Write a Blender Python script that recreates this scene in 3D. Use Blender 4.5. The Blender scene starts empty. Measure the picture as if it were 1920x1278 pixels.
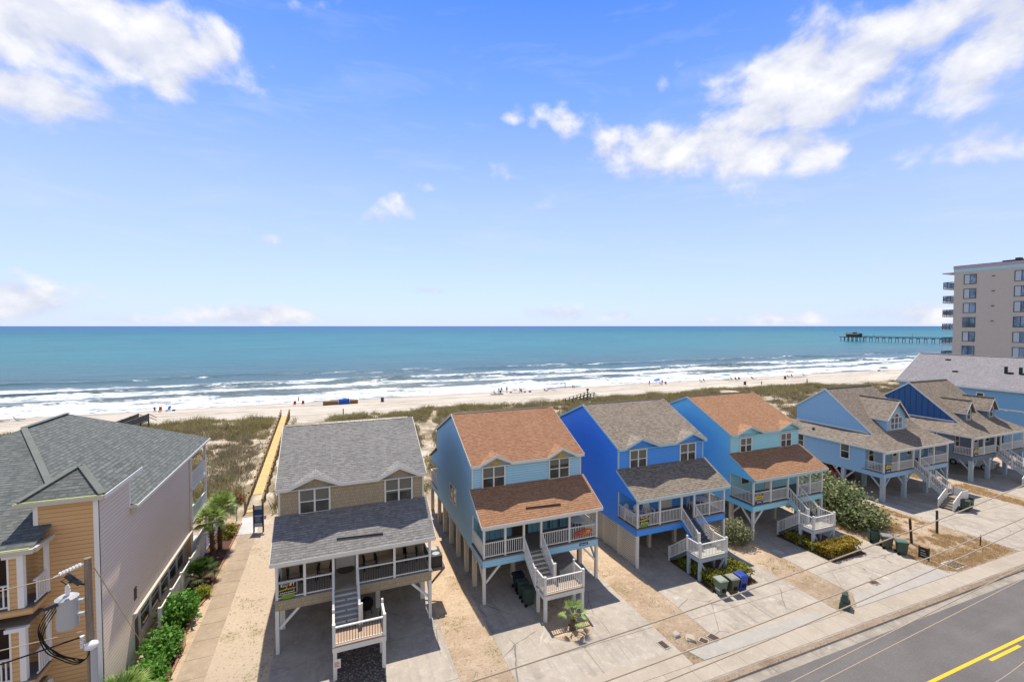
import bpy, math, random
import numpy as np
from math import radians, sin, cos, pi, sqrt, atan2
from mathutils import Vector as V, Matrix, noise as mnoise

random.seed(7)
rng = np.random.default_rng(11)
S = bpy.context.scene
C = bpy.data.collections.new('scene_objects'); S.collection.children.link(C)

# ------------------------------------------------------------------ camera
cam = bpy.data.cameras.new('camera'); camo = bpy.data.objects.new('camera', cam); C.objects.link(camo)
cam.sensor_width = 36; cam.lens = 857.0 / 1920 * 36
cam.clip_start = 0.5; cam.clip_end = 90000
PITCH = math.atan(28 / 857); YAW = math.atan(339 / math.hypot(857, 28))
camo.location = (0, 0, 17.5); camo.rotation_euler = (pi / 2 - PITCH, 0, -YAW)
S.camera = camo

# ------------------------------------------------------------------ light
SUN_EL, SUN_AZ = radians(63.5), radians(7)         # azimuth measured from +Y towards +X
sun = bpy.data.lights.new('sun', 'SUN'); suno = bpy.data.objects.new('sun', sun); C.objects.link(suno)
sun.energy = 3.5; sun.angle = radians(0.5); sun.color = (1, 0.915, 0.78)
sd = V((sin(SUN_AZ) * cos(SUN_EL), cos(SUN_AZ) * cos(SUN_EL), sin(SUN_EL)))
suno.rotation_euler = (-sd).to_track_quat('-Z', 'Y').to_euler()
suno.location = (0, -20, 60)
S.view_settings.view_transform = 'Standard'; S.view_settings.look = 'None'
S.view_settings.gamma = 1; S.view_settings.exposure = 0.72

# ------------------------------------------------------------------ node helper
class NT:
    def __init__(s, tree):
        s.t = tree; s.n = tree.nodes; s.l = tree.links
    def put(s, node, key, val):
        sock = node.inputs[key]
        if isinstance(val, bpy.types.NodeSocket): s.l.new(val, sock)
        elif val is not None:
            if sock.type == 'RGBA' and not hasattr(val, '__len__'): val = (val, val, val, 1)
            if sock.type == 'RGBA' and len(val) == 3: val = (*val, 1)
            sock.default_value = val
    def new(s, typ, ins=None, **kw):
        nd = s.n.new('ShaderNode' + typ)
        for k, v in kw.items(): setattr(nd, k, v)
        for k, v in (ins or {}).items(): s.put(nd, k, v)
        return nd
    def math(s, op, a, b=None, c=None, clamp=False):
        nd = s.new('Math', operation=op, use_clamp=clamp); s.put(nd, 0, a)
        if b is not None: s.put(nd, 1, b)
        if c is not None: s.put(nd, 2, c)
        return nd.outputs[0]
    def mix(s, f, a, b, blend='MIX'):
        nd = s.new('Mix', data_type='RGBA', blend_type=blend)
        s.put(nd, 0, f); s.put(nd, 6, a); s.put(nd, 7, b)
        return nd.outputs[2]
    def ramp(s, f, stops, interp='LINEAR'):
        nd = s.new('ValToRGB'); s.put(nd, 0, f); cr = nd.color_ramp; cr.interpolation = interp
        while len(cr.elements) < len(stops): cr.elements.new(0.5)
        for e, (p, c) in zip(cr.elements, stops):
            e.position = p; e.color = (c, c, c, 1) if not hasattr(c, '__len__') else (*c, 1)
        return nd.outputs[0]
    def mr(s, v, a, b, c=0., d=1., smooth=False):
        nd = s.new('MapRange', interpolation_type='SMOOTHSTEP' if smooth else 'LINEAR')
        for i, x in enumerate((v, a, b, c, d)): s.put(nd, i, x)
        return nd.outputs[0]
    def noise(s, vec, scale, detail=4., rough=.55, dist=0.):
        nd = s.new('TexNoise', {'Vector': vec, 'Scale': scale, 'Detail': detail, 'Roughness': rough, 'Distortion': dist})
        return nd.outputs[0]
    def pos(s): return s.new('NewGeometry').outputs['Position']
    def uv(s): return s.new('UVMap', uv_map='UVMap').outputs[0]
    def rand(s): return s.new('NewGeometry').outputs['Random Per Island']
    def map(s, vec, scale=(1, 1, 1), loc=(0, 0, 0), rot=(0, 0, 0)):
        return s.new('Mapping', {'Vector': vec, 'Scale': scale, 'Location': loc, 'Rotation': rot}).outputs[0]
    def xyz(s, vec): return s.new('SeparateXYZ', {0: vec}).outputs
    def bump(s, h, strength=.5, dist=.02):
        return s.new('Bump', {'Height': h, 'Strength': strength, 'Distance': dist}).outputs[0]

# ------------------------------------------------------------------ world: sky and clouds by direction
W = bpy.data.worlds.new('World'); S.world = W; W.use_nodes = True
w = NT(W.node_tree); bg = w.n['Background']; bg.inputs['Strength'].default_value = 0.15
sky = w.new('TexSky', sky_type='NISHITA'); sky.sun_disc = False
sky.sun_elevation = SUN_EL; sky.sun_rotation = SUN_AZ; sky.air_density = 1.0; sky.dust_density = 0.6; sky.ozone_density = 2.0
dirv = w.new('TexCoord').outputs['Generated']
dx, dy, dz = w.xyz(dirv)
elev = w.math('ARCSINE', w.math('MAXIMUM', w.math('MINIMUM', dz, 1.0), -1.0))
az = w.math('ARCTAN2', dx, dy)
# Nishita sky graded to the deep blue of the photograph: pale at the horizon, saturated above; unseen zenith dimmed to deepen shade
grade = w.ramp(w.math('DIVIDE', elev, 1.57, clamp=True), [(0, (2.95, 3.28, 4.1)), (.06, (2.65, 3.07, 4.2)), (.16, (2.0, 2.55, 4.2)), (.28, (.92, 1.70, 4.25)), (.40, (.26, .98, 4.1)), (.48, (.5, .95, 2.4)), (.62, (.65, .78, 1.05)), (1, (.62, .68, .85))])
skyc = w.mix(0.82, w.mix(1.0, sky.outputs[0], (.5, .72, 1.1), 'MULTIPLY'), grade)
# unseen sky brightened as added fill light, behind the camera and to its left
bright = w.noise(w.map(dirv, scale=(2, 2, 3)), 1.4, 5., .6)
skyc = w.mix(w.math('MULTIPLY', w.mr(dy, -.02, -.45), w.math('MULTIPLY', w.mr(bright, .25, .6, .7, .95), w.mr(dz, .85, .45))), skyc, (2.95, 2.85, 2.75))
skyc = w.mix(w.math('MULTIPLY', w.mr(dx, -.62, -.88), w.mr(dz, .75, .3)), skyc, (3.3, 4.0, 5.0))

def px_dir(px, py):
    d = V((px - 960, -(py - 639), -857)).normalized(); d = camo.rotation_euler.to_matrix() @ d
    return math.atan2(d.x, d.y), math.asin(d.z)
# big and small cumulus: (direction px, py, half widths in degrees, strength); directions only, so they lie at infinity
CL = [(120, 35, 13, 3.9, 1.2), (250, 80, 8, 4.2, 1.0), (310, 140, 4, 3.0, .85), (75, 185, 6.0, 2.6, 1.1), (130, 205, 3, 1.8, .9), (0, 170, 5, 2.8, 1.0), (-40, 20, 12, 4.4, 1.1), (40, 560, 4.6, 2.6, .75), (410, 85, 3.5, 3.0, .7),
      (1480, 135, 8.5, 4.2, 1.05), (1620, 120, 7, 4.0, .95), (1720, 60, 5.5, 3.6, .9), (1560, 185, 8, 3.8, .9), (1790, 130, 4.0, 4.0, .8), (1420, 225, 5, 3.4, .85),
      (1290, 275, 10, 3.6, 1.05), (1420, 285, 9, 2.8, 1.0), (1520, 285, 5.5, 2.4, .8), (1170, 265, 4.0, 3.2, .75), (1910, 50, 4.5, 4.5, .85), (1860, 275, 5.5, 2.2, .62), (1690, 290, 3.5, 2, .5),
      (1058, 232, 2.4, 2.8, .58), (1012, 200, 2.2, 2.6, .46), (1240, 172, 1.6, 1.8, .6), (735, 375, 2.8, 1.8, .52), (700, 405, 2.2, 1.5, .62), (815, 352, 2.8, 1.1, .66), (960, 215, 2, 1.5, .58), (960, 320, 3, 1.4, .36), (1012, 385, 2, 1.4, .5),
      (545, 0, 4.5, 1.0, .48), (510, 592, 9, 1.4, .72), (1030, 588, 5.5, 1.7, .74), (1455, 600, 2.8, 1.3, .9), (1520, 597, 2.4, 1.3, .85), (1700, 592, 8, 1.5, .76), (800, 545, 4.5, .9, .62), (1160, 590, 4, 1.0, .66), (510, 452, 2.6, .9, .55), (1330, 600, 4, .9, .6), (250, 600, 5, .9, .55)]
mask = None
for (px, py, rx, ry, st) in CL:
    a0, e0 = px_dir(px, py)
    u = w.math('DIVIDE', w.math('SUBTRACT', az, a0), radians(rx)); v = w.math('DIVIDE', w.math('SUBTRACT', elev, e0), radians(ry))
    r2 = w.math('ADD', w.math('MULTIPLY', u, u), w.math('MULTIPLY', v, v))
    g = w.math('MULTIPLY', w.math('POWER', 2.718, w.math('MULTIPLY', r2, -1.15)), st)
    mask = g if mask is None else w.math('MAXIMUM', mask, g)
dv = w.new('CombineXYZ', {0: az, 1: w.math('MULTIPLY', elev, 1.35), 2: 0.0}).outputs[0]
n1 = w.noise(dv, 10.0, 9.0, .56, .15)
n2 = w.noise(w.map(dv, loc=(3.1, 1.7, 0)), 3.2, 3.0, .5)
dens = w.math('SUBTRACT', w.math('ADD', w.math('MULTIPLY', mask, 1.0), w.math('ADD', w.math('MULTIPLY', n1, 1.9), w.math('MULTIPLY', n2, .7))), 1.62)
cov = w.mr(dens, -.03, 0.50, 0.0, 1.0, True)
# the sunlit tops are white, the bellies faintly violet grey
nl = w.noise(w.map(dv, loc=(0.0, 0.04, 0)), 10.0, 9.0, .56, .15)
lit = w.mr(w.math('SUBTRACT', n1, nl), -.10, .16)
body = w.mr(dens, 0.25, 1.0)
ccol = w.mix(w.math('ADD', w.math('MULTIPLY', lit, .55), w.math('MULTIPLY', body, .5), clamp=True), (2.75, 2.9, 3.5), (4.3, 4.3, 4.35))
wisp = w.math('MULTIPLY', w.mr(w.noise(w.map(dv, scale=(1.0, 3.2, 1)), 4.0, 6.0, .6, .5), .52, .85), w.mr(elev, 0.0, .5, .6, .26))
skyc = w.mix(wisp, skyc, (3.0, 3.3, 3.95))
skyc = w.mix(w.math('MULTIPLY', cov, .96), skyc, ccol)
w.l.new(skyc, bg.inputs['Color'])
# ------------------------------------------------------------------ materials
MATS = {}
def newmat(name, col=(.5, .5, .5), rough=.6, spec=.3, metal=0.):
    m = bpy.data.materials.new(name); m.use_nodes = True
    t = NT(m.node_tree); t.b = t.n['Principled BSDF']
    t.put(t.b, 'Base Color', col); t.put(t.b, 'Roughness', rough); t.put(t.b, 'Specular IOR Level', spec); t.put(t.b, 'Metallic', metal)
    MATS[name] = m
    return m, t
def mul(c, k): return tuple(min(1, x * k) for x in c)

def paint(name, col, rough=.5, spec=.35, dirt=.12, bump=0.):
    m, t = newmat(name, col, rough, spec)
    p = t.pos(); n = t.noise(p, 1.7, 6, .65); n2 = t.noise(p, 14, 3, .6)
    f = t.math('ADD', t.math('MULTIPLY', t.mr(n, .42, .75), dirt * 1.2), t.math('MULTIPLY', t.mr(n2, .5, .8), dirt * .7))
    t.put(t.b, 'Base Color', t.mix(f, col, mul((col[0] * .8 + .03, col[1] * .74 + .028, col[2] * .62 + .02), .75)))
    t.put(t.b, 'Roughness', t.mr(n2, .2, .8, rough - .1, rough + .15))
    if bump: t.put(t.b, 'Normal', t.bump(t.noise(p, 60, 2, .5), bump, .01))
    return m
def siding(name, col, period=.17, vertical=False, wear=.18):
    m, t = newmat(name, col, .55, .3)
    uv = t.uv(); u, v, _ = t.xyz(uv); p = t.pos()
    s = t.math('DIVIDE', u if vertical else v, period)
    fr = t.math('FRACT', s); row = t.math('FLOOR', s)
    rowr = t.new('TexWhiteNoise', {'W': row}, noise_dimensions='1D').outputs[0]
    n = t.noise(p, .9, 6, .6); n2 = t.noise(t.map(p, scale=(3, 3, .35)), 1.6, 4, .6)
    f = t.math('ADD', t.math('MULTIPLY', t.mr(n, .4, .8), wear), t.math('MULTIPLY', t.mr(n2, .5, .8), wear))
    c = t.mix(f, col, mul((col[0] * .8 + .05, col[1] * .8 + .045, col[2] * .78 + .04), .9))
    c = t.mix(t.math('MULTIPLY', rowr, .12), c, mul(col, 1.25))
    if vertical:
        groove = t.math('LESS_THAN', fr, .13); h = groove
        c = t.mix(t.math('MULTIPLY', groove, .7), c, mul(col, .4))
        t.put(t.b, 'Normal', t.bump(h, .8, .03))
    else:
        gap = t.math('GREATER_THAN', fr, .84)
        c = t.mix(t.math('MULTIPLY', gap, .55), c, mul(col, .45))  # shadow under each lap edge painted into the siding colour
        t.put(t.b, 'Normal', t.bump(t.math('SUBTRACT', 1.0, fr), .75, .035))
    t.put(t.b, 'Base Color', c)
    return m
def shake(name, col):
    m, t = newmat(name, col, .75, .2)
    b = t.new('TexBrick', {'Vector': t.uv(), 'Color1': mul(col, 1.08), 'Color2': mul(col, .88), 'Mortar': mul(col, .58), 'Scale': 1., 'Mortar Size': .009, 'Mortar Smooth': .3, 'Brick Width': .13, 'Row Height': .2, 'Bias': 0.}, offset=.37, offset_frequency=2)
    n = t.noise(t.map(t.pos(), scale=(6, 6, 1.2)), 6, 4, .6)
    t.put(t.b, 'Base Color', t.mix(t.mr(n, .35, .75, 0, .3), b.outputs[0], mul(col, .7)))
    t.put(t.b, 'Normal', t.bump(t.math('SUBTRACT', 1.0, b.outputs[1]), .6, .02))
    return m
def shingle(name, a, b_, c_, dark=.35, row=.16, bands=True):
    if bands and row == .16: shingle(name + '_plain', mul(a, 1.08), b_, c_, dark, .1601, False)
    m, t = newmat(name, a, .9, .12)
    uv = t.uv(); p = t.pos()
    br = t.new('TexBrick', {'Vector': uv, 'Color1': a, 'Color2': b_, 'Mortar': mul(b_, dark), 'Scale': 1., 'Mortar Size': .006, 'Mortar Smooth': .3, 'Brick Width': .31, 'Row Height': row, 'Bias': -.1}, offset=.43, offset_frequency=2, squash=1.35, squash_frequency=3)
    u, v, _ = t.xyz(uv)
    cell = t.new('TexWhiteNoise', {'Vector': t.new('CombineXYZ', {0: t.math('FLOOR', t.math('DIVIDE', t.math('ADD', u, t.math('MULTIPLY', t.math('FLOOR', t.math('DIVIDE', v, row)), .117)), .19)), 1: t.math('FLOOR', t.math('DIVIDE', v, row)), 2: 0.}).outputs[0]}, noise_dimensions='3D').outputs[0]
    col = t.mix(t.mr(cell, .35, 1, 0, .55), br.outputs[0], c_)
    col = t.mix(t.mr(cell, 0, .28, .3, 0), col, mul(b_, .7))
    n = t.noise(p, .55, 5, .6); n2 = t.noise(t.map(uv, scale=(2.2, .3, 1)), 1.3, 4, .6)
    col = t.mix(t.math('MULTIPLY', t.mr(n, .4, .75), .32), col, mul(a, .72))
    col = t.mix(t.math('MULTIPLY', t.mr(n2, .5, .8), .25), col, mul(c_, 1.15))
    t.put(t.b, 'Base Color', col)
    fr = t.math('FRACT', t.math('DIVIDE', v, row))
    band_ = t.math('MULTIPLY', t.math('LESS_THAN', fr, .26), t.mr(cell, .25, .5))
    t.put(t.b, 'Base Color', t.mix(t.math('MULTIPLY', band_, .6 if bands else .0), col, mul(b_, .5)))
    h = t.math('ADD', t.math('MULTIPLY', t.math('SUBTRACT', 1., fr), .8), t.math('MULTIPLY', cell, .45))
    h = t.math('ADD', h, t.math('MULTIPLY', t.noise(p, 45, 2, .6), .3))
    t.put(t.b, 'Normal', t.bump(h, .8, .03))
    return m
def concrete(name, a, b_, c_, cracks=True, scale=1.):
    m, t = newmat(name, a, .85, .2)
    p = t.pos()
    n = t.noise(p, .45 * scale, 8, .65, .4); n2 = t.noise(p, 2.6 * scale, 6, .7); n3 = t.noise(p, 20, 4, .75)
    col = t.mix(t.mr(n, .37, .64), a, b_)
    col = t.mix(t.mr(n2, .50, .68, 0, .7), col, c_)
    col = t.mix(t.mr(n3, .5, .72, 0, .42), col, mul(b_, .6))
    if cracks:
        vo = t.new('TexVoronoi', {'Vector': t.map(t.mix(.12, p, t.new('TexNoise', {'Vector': p, 'Scale': 1.3, 'Detail': 5.}).outputs[1])), 'Scale': .26}, feature='DISTANCE_TO_EDGE').outputs[0]
        cr = t.mr(vo, .0, .007, 1, 0); col = t.mix(t.math('MULTIPLY', cr, t.mr(t.noise(p, .35, 2, .5), .42, .56, 0, .8)), col, (.06, .055, .05))
        tk = t.mr(t.noise(t.map(p, scale=(1.5, .13, 1), loc=(3, 1, 0)), 1., 5, .6), .54, .68, 0, .38); col = t.mix(tk, col, (.17, .155, .14))
        st = t.mr(t.noise(t.map(p, loc=(9, 4, 0)), .8, 5, .55), .6, .78, 0, .45); col = t.mix(st, col, (.12, .11, .10)); col = t.mix(t.mr(t.noise(t.map(p, loc=(2, 7, 0)), .55, 8, .72, .6), .60, .70, 0, .7), col, (.60, .57, .52))
    t.put(t.b, 'Base Color', col)
    t.put(t.b, 'Normal', t.bump(t.math('ADD', n3, t.math('MULTIPLY', n2, .6)), .25, .012))
    return m

WHITE = (.66, .66, .64)
paint('white_paint', WHITE, .45); paint('white_bright', (.78, .78, .78), .4, dirt=.06); paint('cream_paint', (.55, .52, .45), .55); paint('beige_paint', (.52, .48, .40), .6)
paint('aqua_trim', (.42, .56, .60), .5); paint('greyblue_paint', (.34, .42, .48), .5); paint('lightgrey_paint', (.45, .49, .54), .5)
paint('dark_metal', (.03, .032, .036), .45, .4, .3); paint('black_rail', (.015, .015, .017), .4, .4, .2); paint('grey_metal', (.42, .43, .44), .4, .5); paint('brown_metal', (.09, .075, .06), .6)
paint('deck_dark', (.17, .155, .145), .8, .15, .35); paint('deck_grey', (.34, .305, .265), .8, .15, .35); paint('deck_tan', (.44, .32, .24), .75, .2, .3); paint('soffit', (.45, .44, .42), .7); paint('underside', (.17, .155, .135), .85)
paint('tread_grey', (.30, .30, .31), .7); paint('tread_dark', (.10, .115, .12), .7); paint('tread_wood', (.28, .24, .19), .8, .2, .4)
paint('plastic_green', (.045, .075, .055), .5, .35, .3); paint('plastic_olive', (.085, .085, .062), .5, .35, .3); paint('plastic_sage', (.12, .155, .12), .5, .35, .4); paint('plastic_blue', (.02, .055, .32), .4, .4, .15); paint('plastic_navy', (.012, .02, .045), .5, .3, .2)
paint('lid_sage', (.27, .31, .27), .5, .35, .3); paint('lid_green', (.085, .165, .135), .5, .35, .3); paint('lid_grey', (.24, .24, .22), .5, .35, .3)
paint('utility_green', (.045, .075, .055), .45, .35, .25); paint('rubber', (.012, .012, .013), .8, .2); paint('car_white', (.66, .68, .70), .22, .6, .05); paint('car_red', (.34, .02, .02), .22, .6, .05)
paint('mulch', (.12, .065, .05), .95, .1, .5, 1.0); paint('brick_edge', (.36, .20, .14), .9, .1, .5)
paint('umbrella_blue', (.05, .18, .52), .7, .2); paint('umbrella_tan', (.45, .28, .22), .7, .2); paint('umbrella_teal', (.10, .33, .42), .7, .2); paint('fabric_red', (.42, .05, .04), .7, .2); paint('fabric_navy', (.02, .03, .08), .7, .2); paint('tarp_blue', (.01, .07, .42), .55, .3); paint('crate_brown', (.20, .11, .045), .8, .2, .4)
paint('skin', (.42, .24, .17), .6); paint('hair', (.04, .025, .015), .7); paint('wood_grey', (.17, .155, .145), .85, .1, .5); paint('wood_dark', (.07, .06, .05), .85, .1, .4)
paint('sun_yellow', (.62, .42, .05), .6); paint('sign_black', (.012, .012, .010), .5); paint('sign_yellow', (.60, .47, .04), .5); paint('sign_green', (.16, .30, .03), .5); paint('sign_blue', (.015, .07, .26), .5); paint('sign_white', (.75, .75, .72), .5); paint('sign_red', (.50, .05, .05), .5); paint('sign_orange', (.75, .28, .03), .5)
paint('trunk_brown', (.13, .095, .06), .95, .1, .5, 1.0); paint('door_white', (.62, .61, .58), .45); paint('door_dark', (.05, .032, .026), .6); paint('chair_tan', (.42, .34, .25), .7, .2, .3); paint('chair_black', (.02, .02, .02), .6); paint('chair_white', (.70, .69, .66), .5)
paint('rust_iron', (.085, .05, .038), .8, .2, .5, .5); paint('condo_wall', (.52, .455, .39), .85, .15, .12); paint('condo_dark', (.05, .055, .07), .5); paint('band_pink', (.45, .33, .36), .7); paint('band_aqua', (.38, .58, .64), .7)
paint('pier_wood', (.085, .08, .075), .9, .1, .3); paint('wire_metal', (.40, .325, .24), .5, .4, .05); paint('gutter_lime', (.42, .50, .18), .6, .2, .5); paint('board_surf', (.40, .05, .03), .4, .4, .2); paint('board_wine', (.24, .02, .07), .4, .4); paint('board_orange', (.70, .25, .03), .4, .4)
siding('shaded_side_blue2', (.30, .55, .74)); siding('front_blue2', (.33, .60, .78)); siding('shaded_side_blue3', (.055, .27, .88)); siding('front_blue3', (.075, .32, .88)); siding('shaded_side_aqua4', (.21, .68, .90)); siding('front_aqua4', (.33, .69, .80)); siding('wall_blue5', (.30, .48, .66)); siding('wall_slate6', (.14, .19, .25)); siding('wall_blue7', (.19, .41, .60), .2)  # side sidings copy the front paint with bluer shade put into the colour
siding('batten_navy', (.03, .10, .25), .62, True); siding('batten_blue2', (.15, .34, .44), .4, True)
siding('siding_orange', (.62, .385, .185), .19, wear=.12); siding('siding_tan', (.74, .62, .52), .19, wear=.1)
shake('shake_taupe', (.40, .335, .235))
shingle('roof_grey', (.24, .235, .23), (.17, .166, .166), (.33, .325, .315)); shingle('roof_rust', (.335, .18, .105), (.27, .13, .075), (.41, .255, .165)); shingle('roof_brown', (.255, .215, .175), (.165, .135, .11), (.37, .32, .265)); shingle('roof_green', (.14, .155, .152), (.095, .107, .106), (.215, .23, .222), row=.2); shingle('roof_pale', (.285, .27, .285), (.225, .215, .23), (.36, .345, .36)); shingle('roof_copper', (.355, .195, .112), (.29, .15, .085), (.43, .27, .17))
concrete('concrete_drive', (.43, .385, .33), (.335, .295, .25), (.51, .465, .405)); concrete('concrete_walk', (.42, .365, .30), (.36, .31, .25), (.46, .41, .35), False, .8); concrete('concrete_path', (.40, .315, .235), (.32, .25, .18), (.46, .38, .295), False); concrete('concrete_white', (.56, .55, .53), (.48, .47, .45), (.62, .61, .59), False); concrete('concrete_kerb', (.36, .32, .27), (.24, .215, .185), (.43, .39, .34), False); concrete('concrete_patch', (.40, .375, .34), (.35, .33, .30), (.45, .42, .39), False)

m, t = newmat('glass', (.03, .036, .036), .06, .55); p = t.pos()
t.put(t.b, 'Base Color', t.mix(t.mr(t.noise(p, 1.1, 3, .5), .35, .7), (.018, .021, .022), (.085, .09, .078)))
m, t = newmat('glass_blue', (.10, .16, .26), .08, .6); p = t.pos()
t.put(t.b, 'Base Color', t.mix(t.mr(t.noise(p, .6, 3, .5), .38, .68), (.035, .06, .10), (.22, .32, .46)))
m, t = newmat('blind', (.30, .29, .26), .6, .3); u, v, _ = t.xyz(t.uv())
t.put(t.b, 'Base Color', t.mix(t.math('GREATER_THAN', t.math('FRACT', t.math('MULTIPLY', v, 18)), .72), (.17, .175, .155), (.09, .095, .085)))
m, t = newmat('asphalt', (.10, .10, .105), .9, .2); p = t.pos()
n = t.noise(p, .35, 6, .6); n2 = t.noise(p, 15, 5, .85); n3 = t.noise(t.map(p, scale=(.05, 1.4, 1)), 1.0, 4, .6)
col = t.mix(t.mr(n, .35, .7), (.135, .125, .122), (.175, .162, .157)); col = t.mix(t.mr(n2, .42, .78, 0, .75), col, (.09, .085, .085)); col = t.mix(t.mr(n2, .3, .42, .5, 0), col, (.34, .32, .31)); col = t.mix(t.mr(n3, .5, .75, 0, .4), col, (.19, .18, .18))
t.put(t.b, 'Base Color', col); t.put(t.b, 'Normal', t.bump(n2, .3, .01))
m, t = newmat('road_yellow', (.62, .43, .03), .7, .3); p = t.pos(); t.put(t.b, 'Base Color', t.mix(t.mr(t.noise(p, 9, 5, .7), .55, .75, 0, .6), (.66, .46, .03), (.36, .27, .08)))
m, t = newmat('new_wood', (.62, .44, .19), .75, .2); u, v, _ = t.xyz(t.uv()); p = t.pos(); y = t.xyz(p)[1]
pl = t.math('DIVIDE', y, .145); wn = t.new('TexWhiteNoise', {'W': t.math('FLOOR', pl)}, noise_dimensions='1D').outputs[0]
col = t.mix(wn, (.66, .49, .22), (.56, .38, .15)); col = t.mix(t.math('GREATER_THAN', t.math('FRACT', pl), .9), col, (.26, .17, .07)); col = t.mix(t.mr(t.noise(p, 1.2, 5, .6), .5, .75, 0, .3), col, (.60, .50, .33)); t.put(t.b, 'Base Color', col)
m, t = newmat('rail_wood', (.26, .185, .085), .85, .15); p = t.pos(); t.put(t.b, 'Base Color', t.mix(t.mr(t.noise(t.map(p, scale=(8, 1, 1)), 3, 4, .6), .35, .7), (.30, .215, .10), (.17, .125, .065)))
m, t = newmat('pole_wood', (.26, .23, .20), .9, .1); p = t.pos(); t.put(t.b, 'Base Color', t.mix(t.mr(t.noise(t.map(p, scale=(14, 14, .8)), 2, 5, .7), .3, .75), (.33, .27, .21), (.13, .10, .08))); t.put(t.b, 'Normal', t.bump(t.noise(t.map(p, scale=(14, 14, .8)), 2, 5, .7), .6, .02))
# ground: sand lots, dune sand with litter, dry beach, wet beach (moisture, not shade)
m, t = newmat('sand', (.5, .4, .3), .95, .12); p = t.pos(); X, Y, Z = t.xyz(p)
n = t.noise(p, .22, 6, .6); n2 = t.noise(p, 1.7, 6, .7, .3); n3 = t.noise(p, 6.5, 4, .75)
lot = t.mix(t.mr(n, .40, .60), (.53, .405, .285), (.41, .295, .195)); lot = t.mix(t.mr(n2, .48, .66, 0, .8), lot, (.60, .485, .365)); lot = t.mix(t.mr(t.noise(p, 4.3, 5, .75), .58, .72, 0, .6), lot, (.30, .215, .14))
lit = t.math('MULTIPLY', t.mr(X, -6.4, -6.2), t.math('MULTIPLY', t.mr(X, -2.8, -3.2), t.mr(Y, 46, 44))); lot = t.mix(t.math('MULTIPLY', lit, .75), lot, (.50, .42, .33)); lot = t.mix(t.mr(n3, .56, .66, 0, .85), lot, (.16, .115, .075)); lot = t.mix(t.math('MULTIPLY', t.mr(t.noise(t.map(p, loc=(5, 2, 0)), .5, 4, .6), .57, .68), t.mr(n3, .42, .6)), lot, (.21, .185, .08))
dune = t.mix(t.mr(t.noise(p, .32, 5, .6), .40, .56), (.60, .53, .43), (.25, .195, .125)); dune = t.mix(t.mr(n3, .45, .7, 0, .6), dune, (.20, .165, .10))
by = t.math('ADD', Y, t.math('MULTIPLY', t.math('SUBTRACT', t.noise(t.map(p, scale=(.09, .3, 1)), 1, 5, .6), .5), 14))
nb = t.noise(t.map(p, scale=(.05, .75, 1)), 1., 7, .66, .2); nb2 = t.noise(t.map(p, scale=(.6, 1.2, 1)), 1.2, 6, .7)
beach = t.mix(t.mr(nb, .42, .60), (.57, .525, .455), (.40, .36, .30)); beach = t.mix(t.mr(nb2, .52, .72, 0, .55), beach, (.64, .59, .52))
wr = t.noise(t.map(p, scale=(.12, 1.1, 1), loc=(3, 0, 0)), 1.1, 6, .7, .4)
zone = t.math('MULTIPLY', t.mr(by, 102, 110), t.mr(by, 129, 121)); beach = t.mix(t.math('MULTIPLY', t.mr(wr, .52, .62), t.math('MULTIPLY', zone, .9)), beach, (.24, .19, .14))
trk = t.math('FRACT', t.math('MULTIPLY', t.math('ADD', Y, t.math('MULTIPLY', t.noise(t.map(p, scale=(.012, .05, 1), loc=(1, 0, 0)), 1, 4, .6), 16)), .34)); beach = t.mix(t.math('MULTIPLY', t.math('MULTIPLY', t.math('LESS_THAN', trk, .2), t.mr(t.noise(t.map(p, scale=(.05, .3, 1), loc=(8, 2, 0)), 1, 4, .6), .5, .6)), t.math('MULTIPLY', zone, .6)), beach, (.27, .23, .185))
wz = t.math('MULTIPLY', t.mr(by, 92, 95), t.mr(by, 103, 99)); beach = t.mix(t.math('MULTIPLY', t.mr(t.noise(t.map(p, scale=(.4, 1.6, 1)), 1.1, 5, .7, .4), .50, .6), t.math('MULTIPLY', wz, .7)), beach, (.30, .26, .21))
wet = t.mr(by, 122, 129, 0, 1, True); beach = t.mix(wet, beach, (.33, .29, .255))
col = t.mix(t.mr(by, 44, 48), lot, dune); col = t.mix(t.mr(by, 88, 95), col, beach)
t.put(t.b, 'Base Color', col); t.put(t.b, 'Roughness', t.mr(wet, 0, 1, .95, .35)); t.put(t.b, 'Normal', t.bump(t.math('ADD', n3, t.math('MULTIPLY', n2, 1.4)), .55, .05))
m, t = newmat('pebbles', (.2, .18, .16), .9, .2); p = t.pos()
vo = t.new('TexVoronoi', {'Vector': p, 'Scale': 9.}); t.put(t.b, 'Base Color', t.mix(t.mr(vo.outputs[0], .1, .6), t.mix(t.xyz(vo.outputs[1])[0], (.16, .135, .115), (.42, .38, .34)), (.09, .075, .06))); t.put(t.b, 'Normal', t.bump(vo.outputs[0], -.8, .05))
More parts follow.
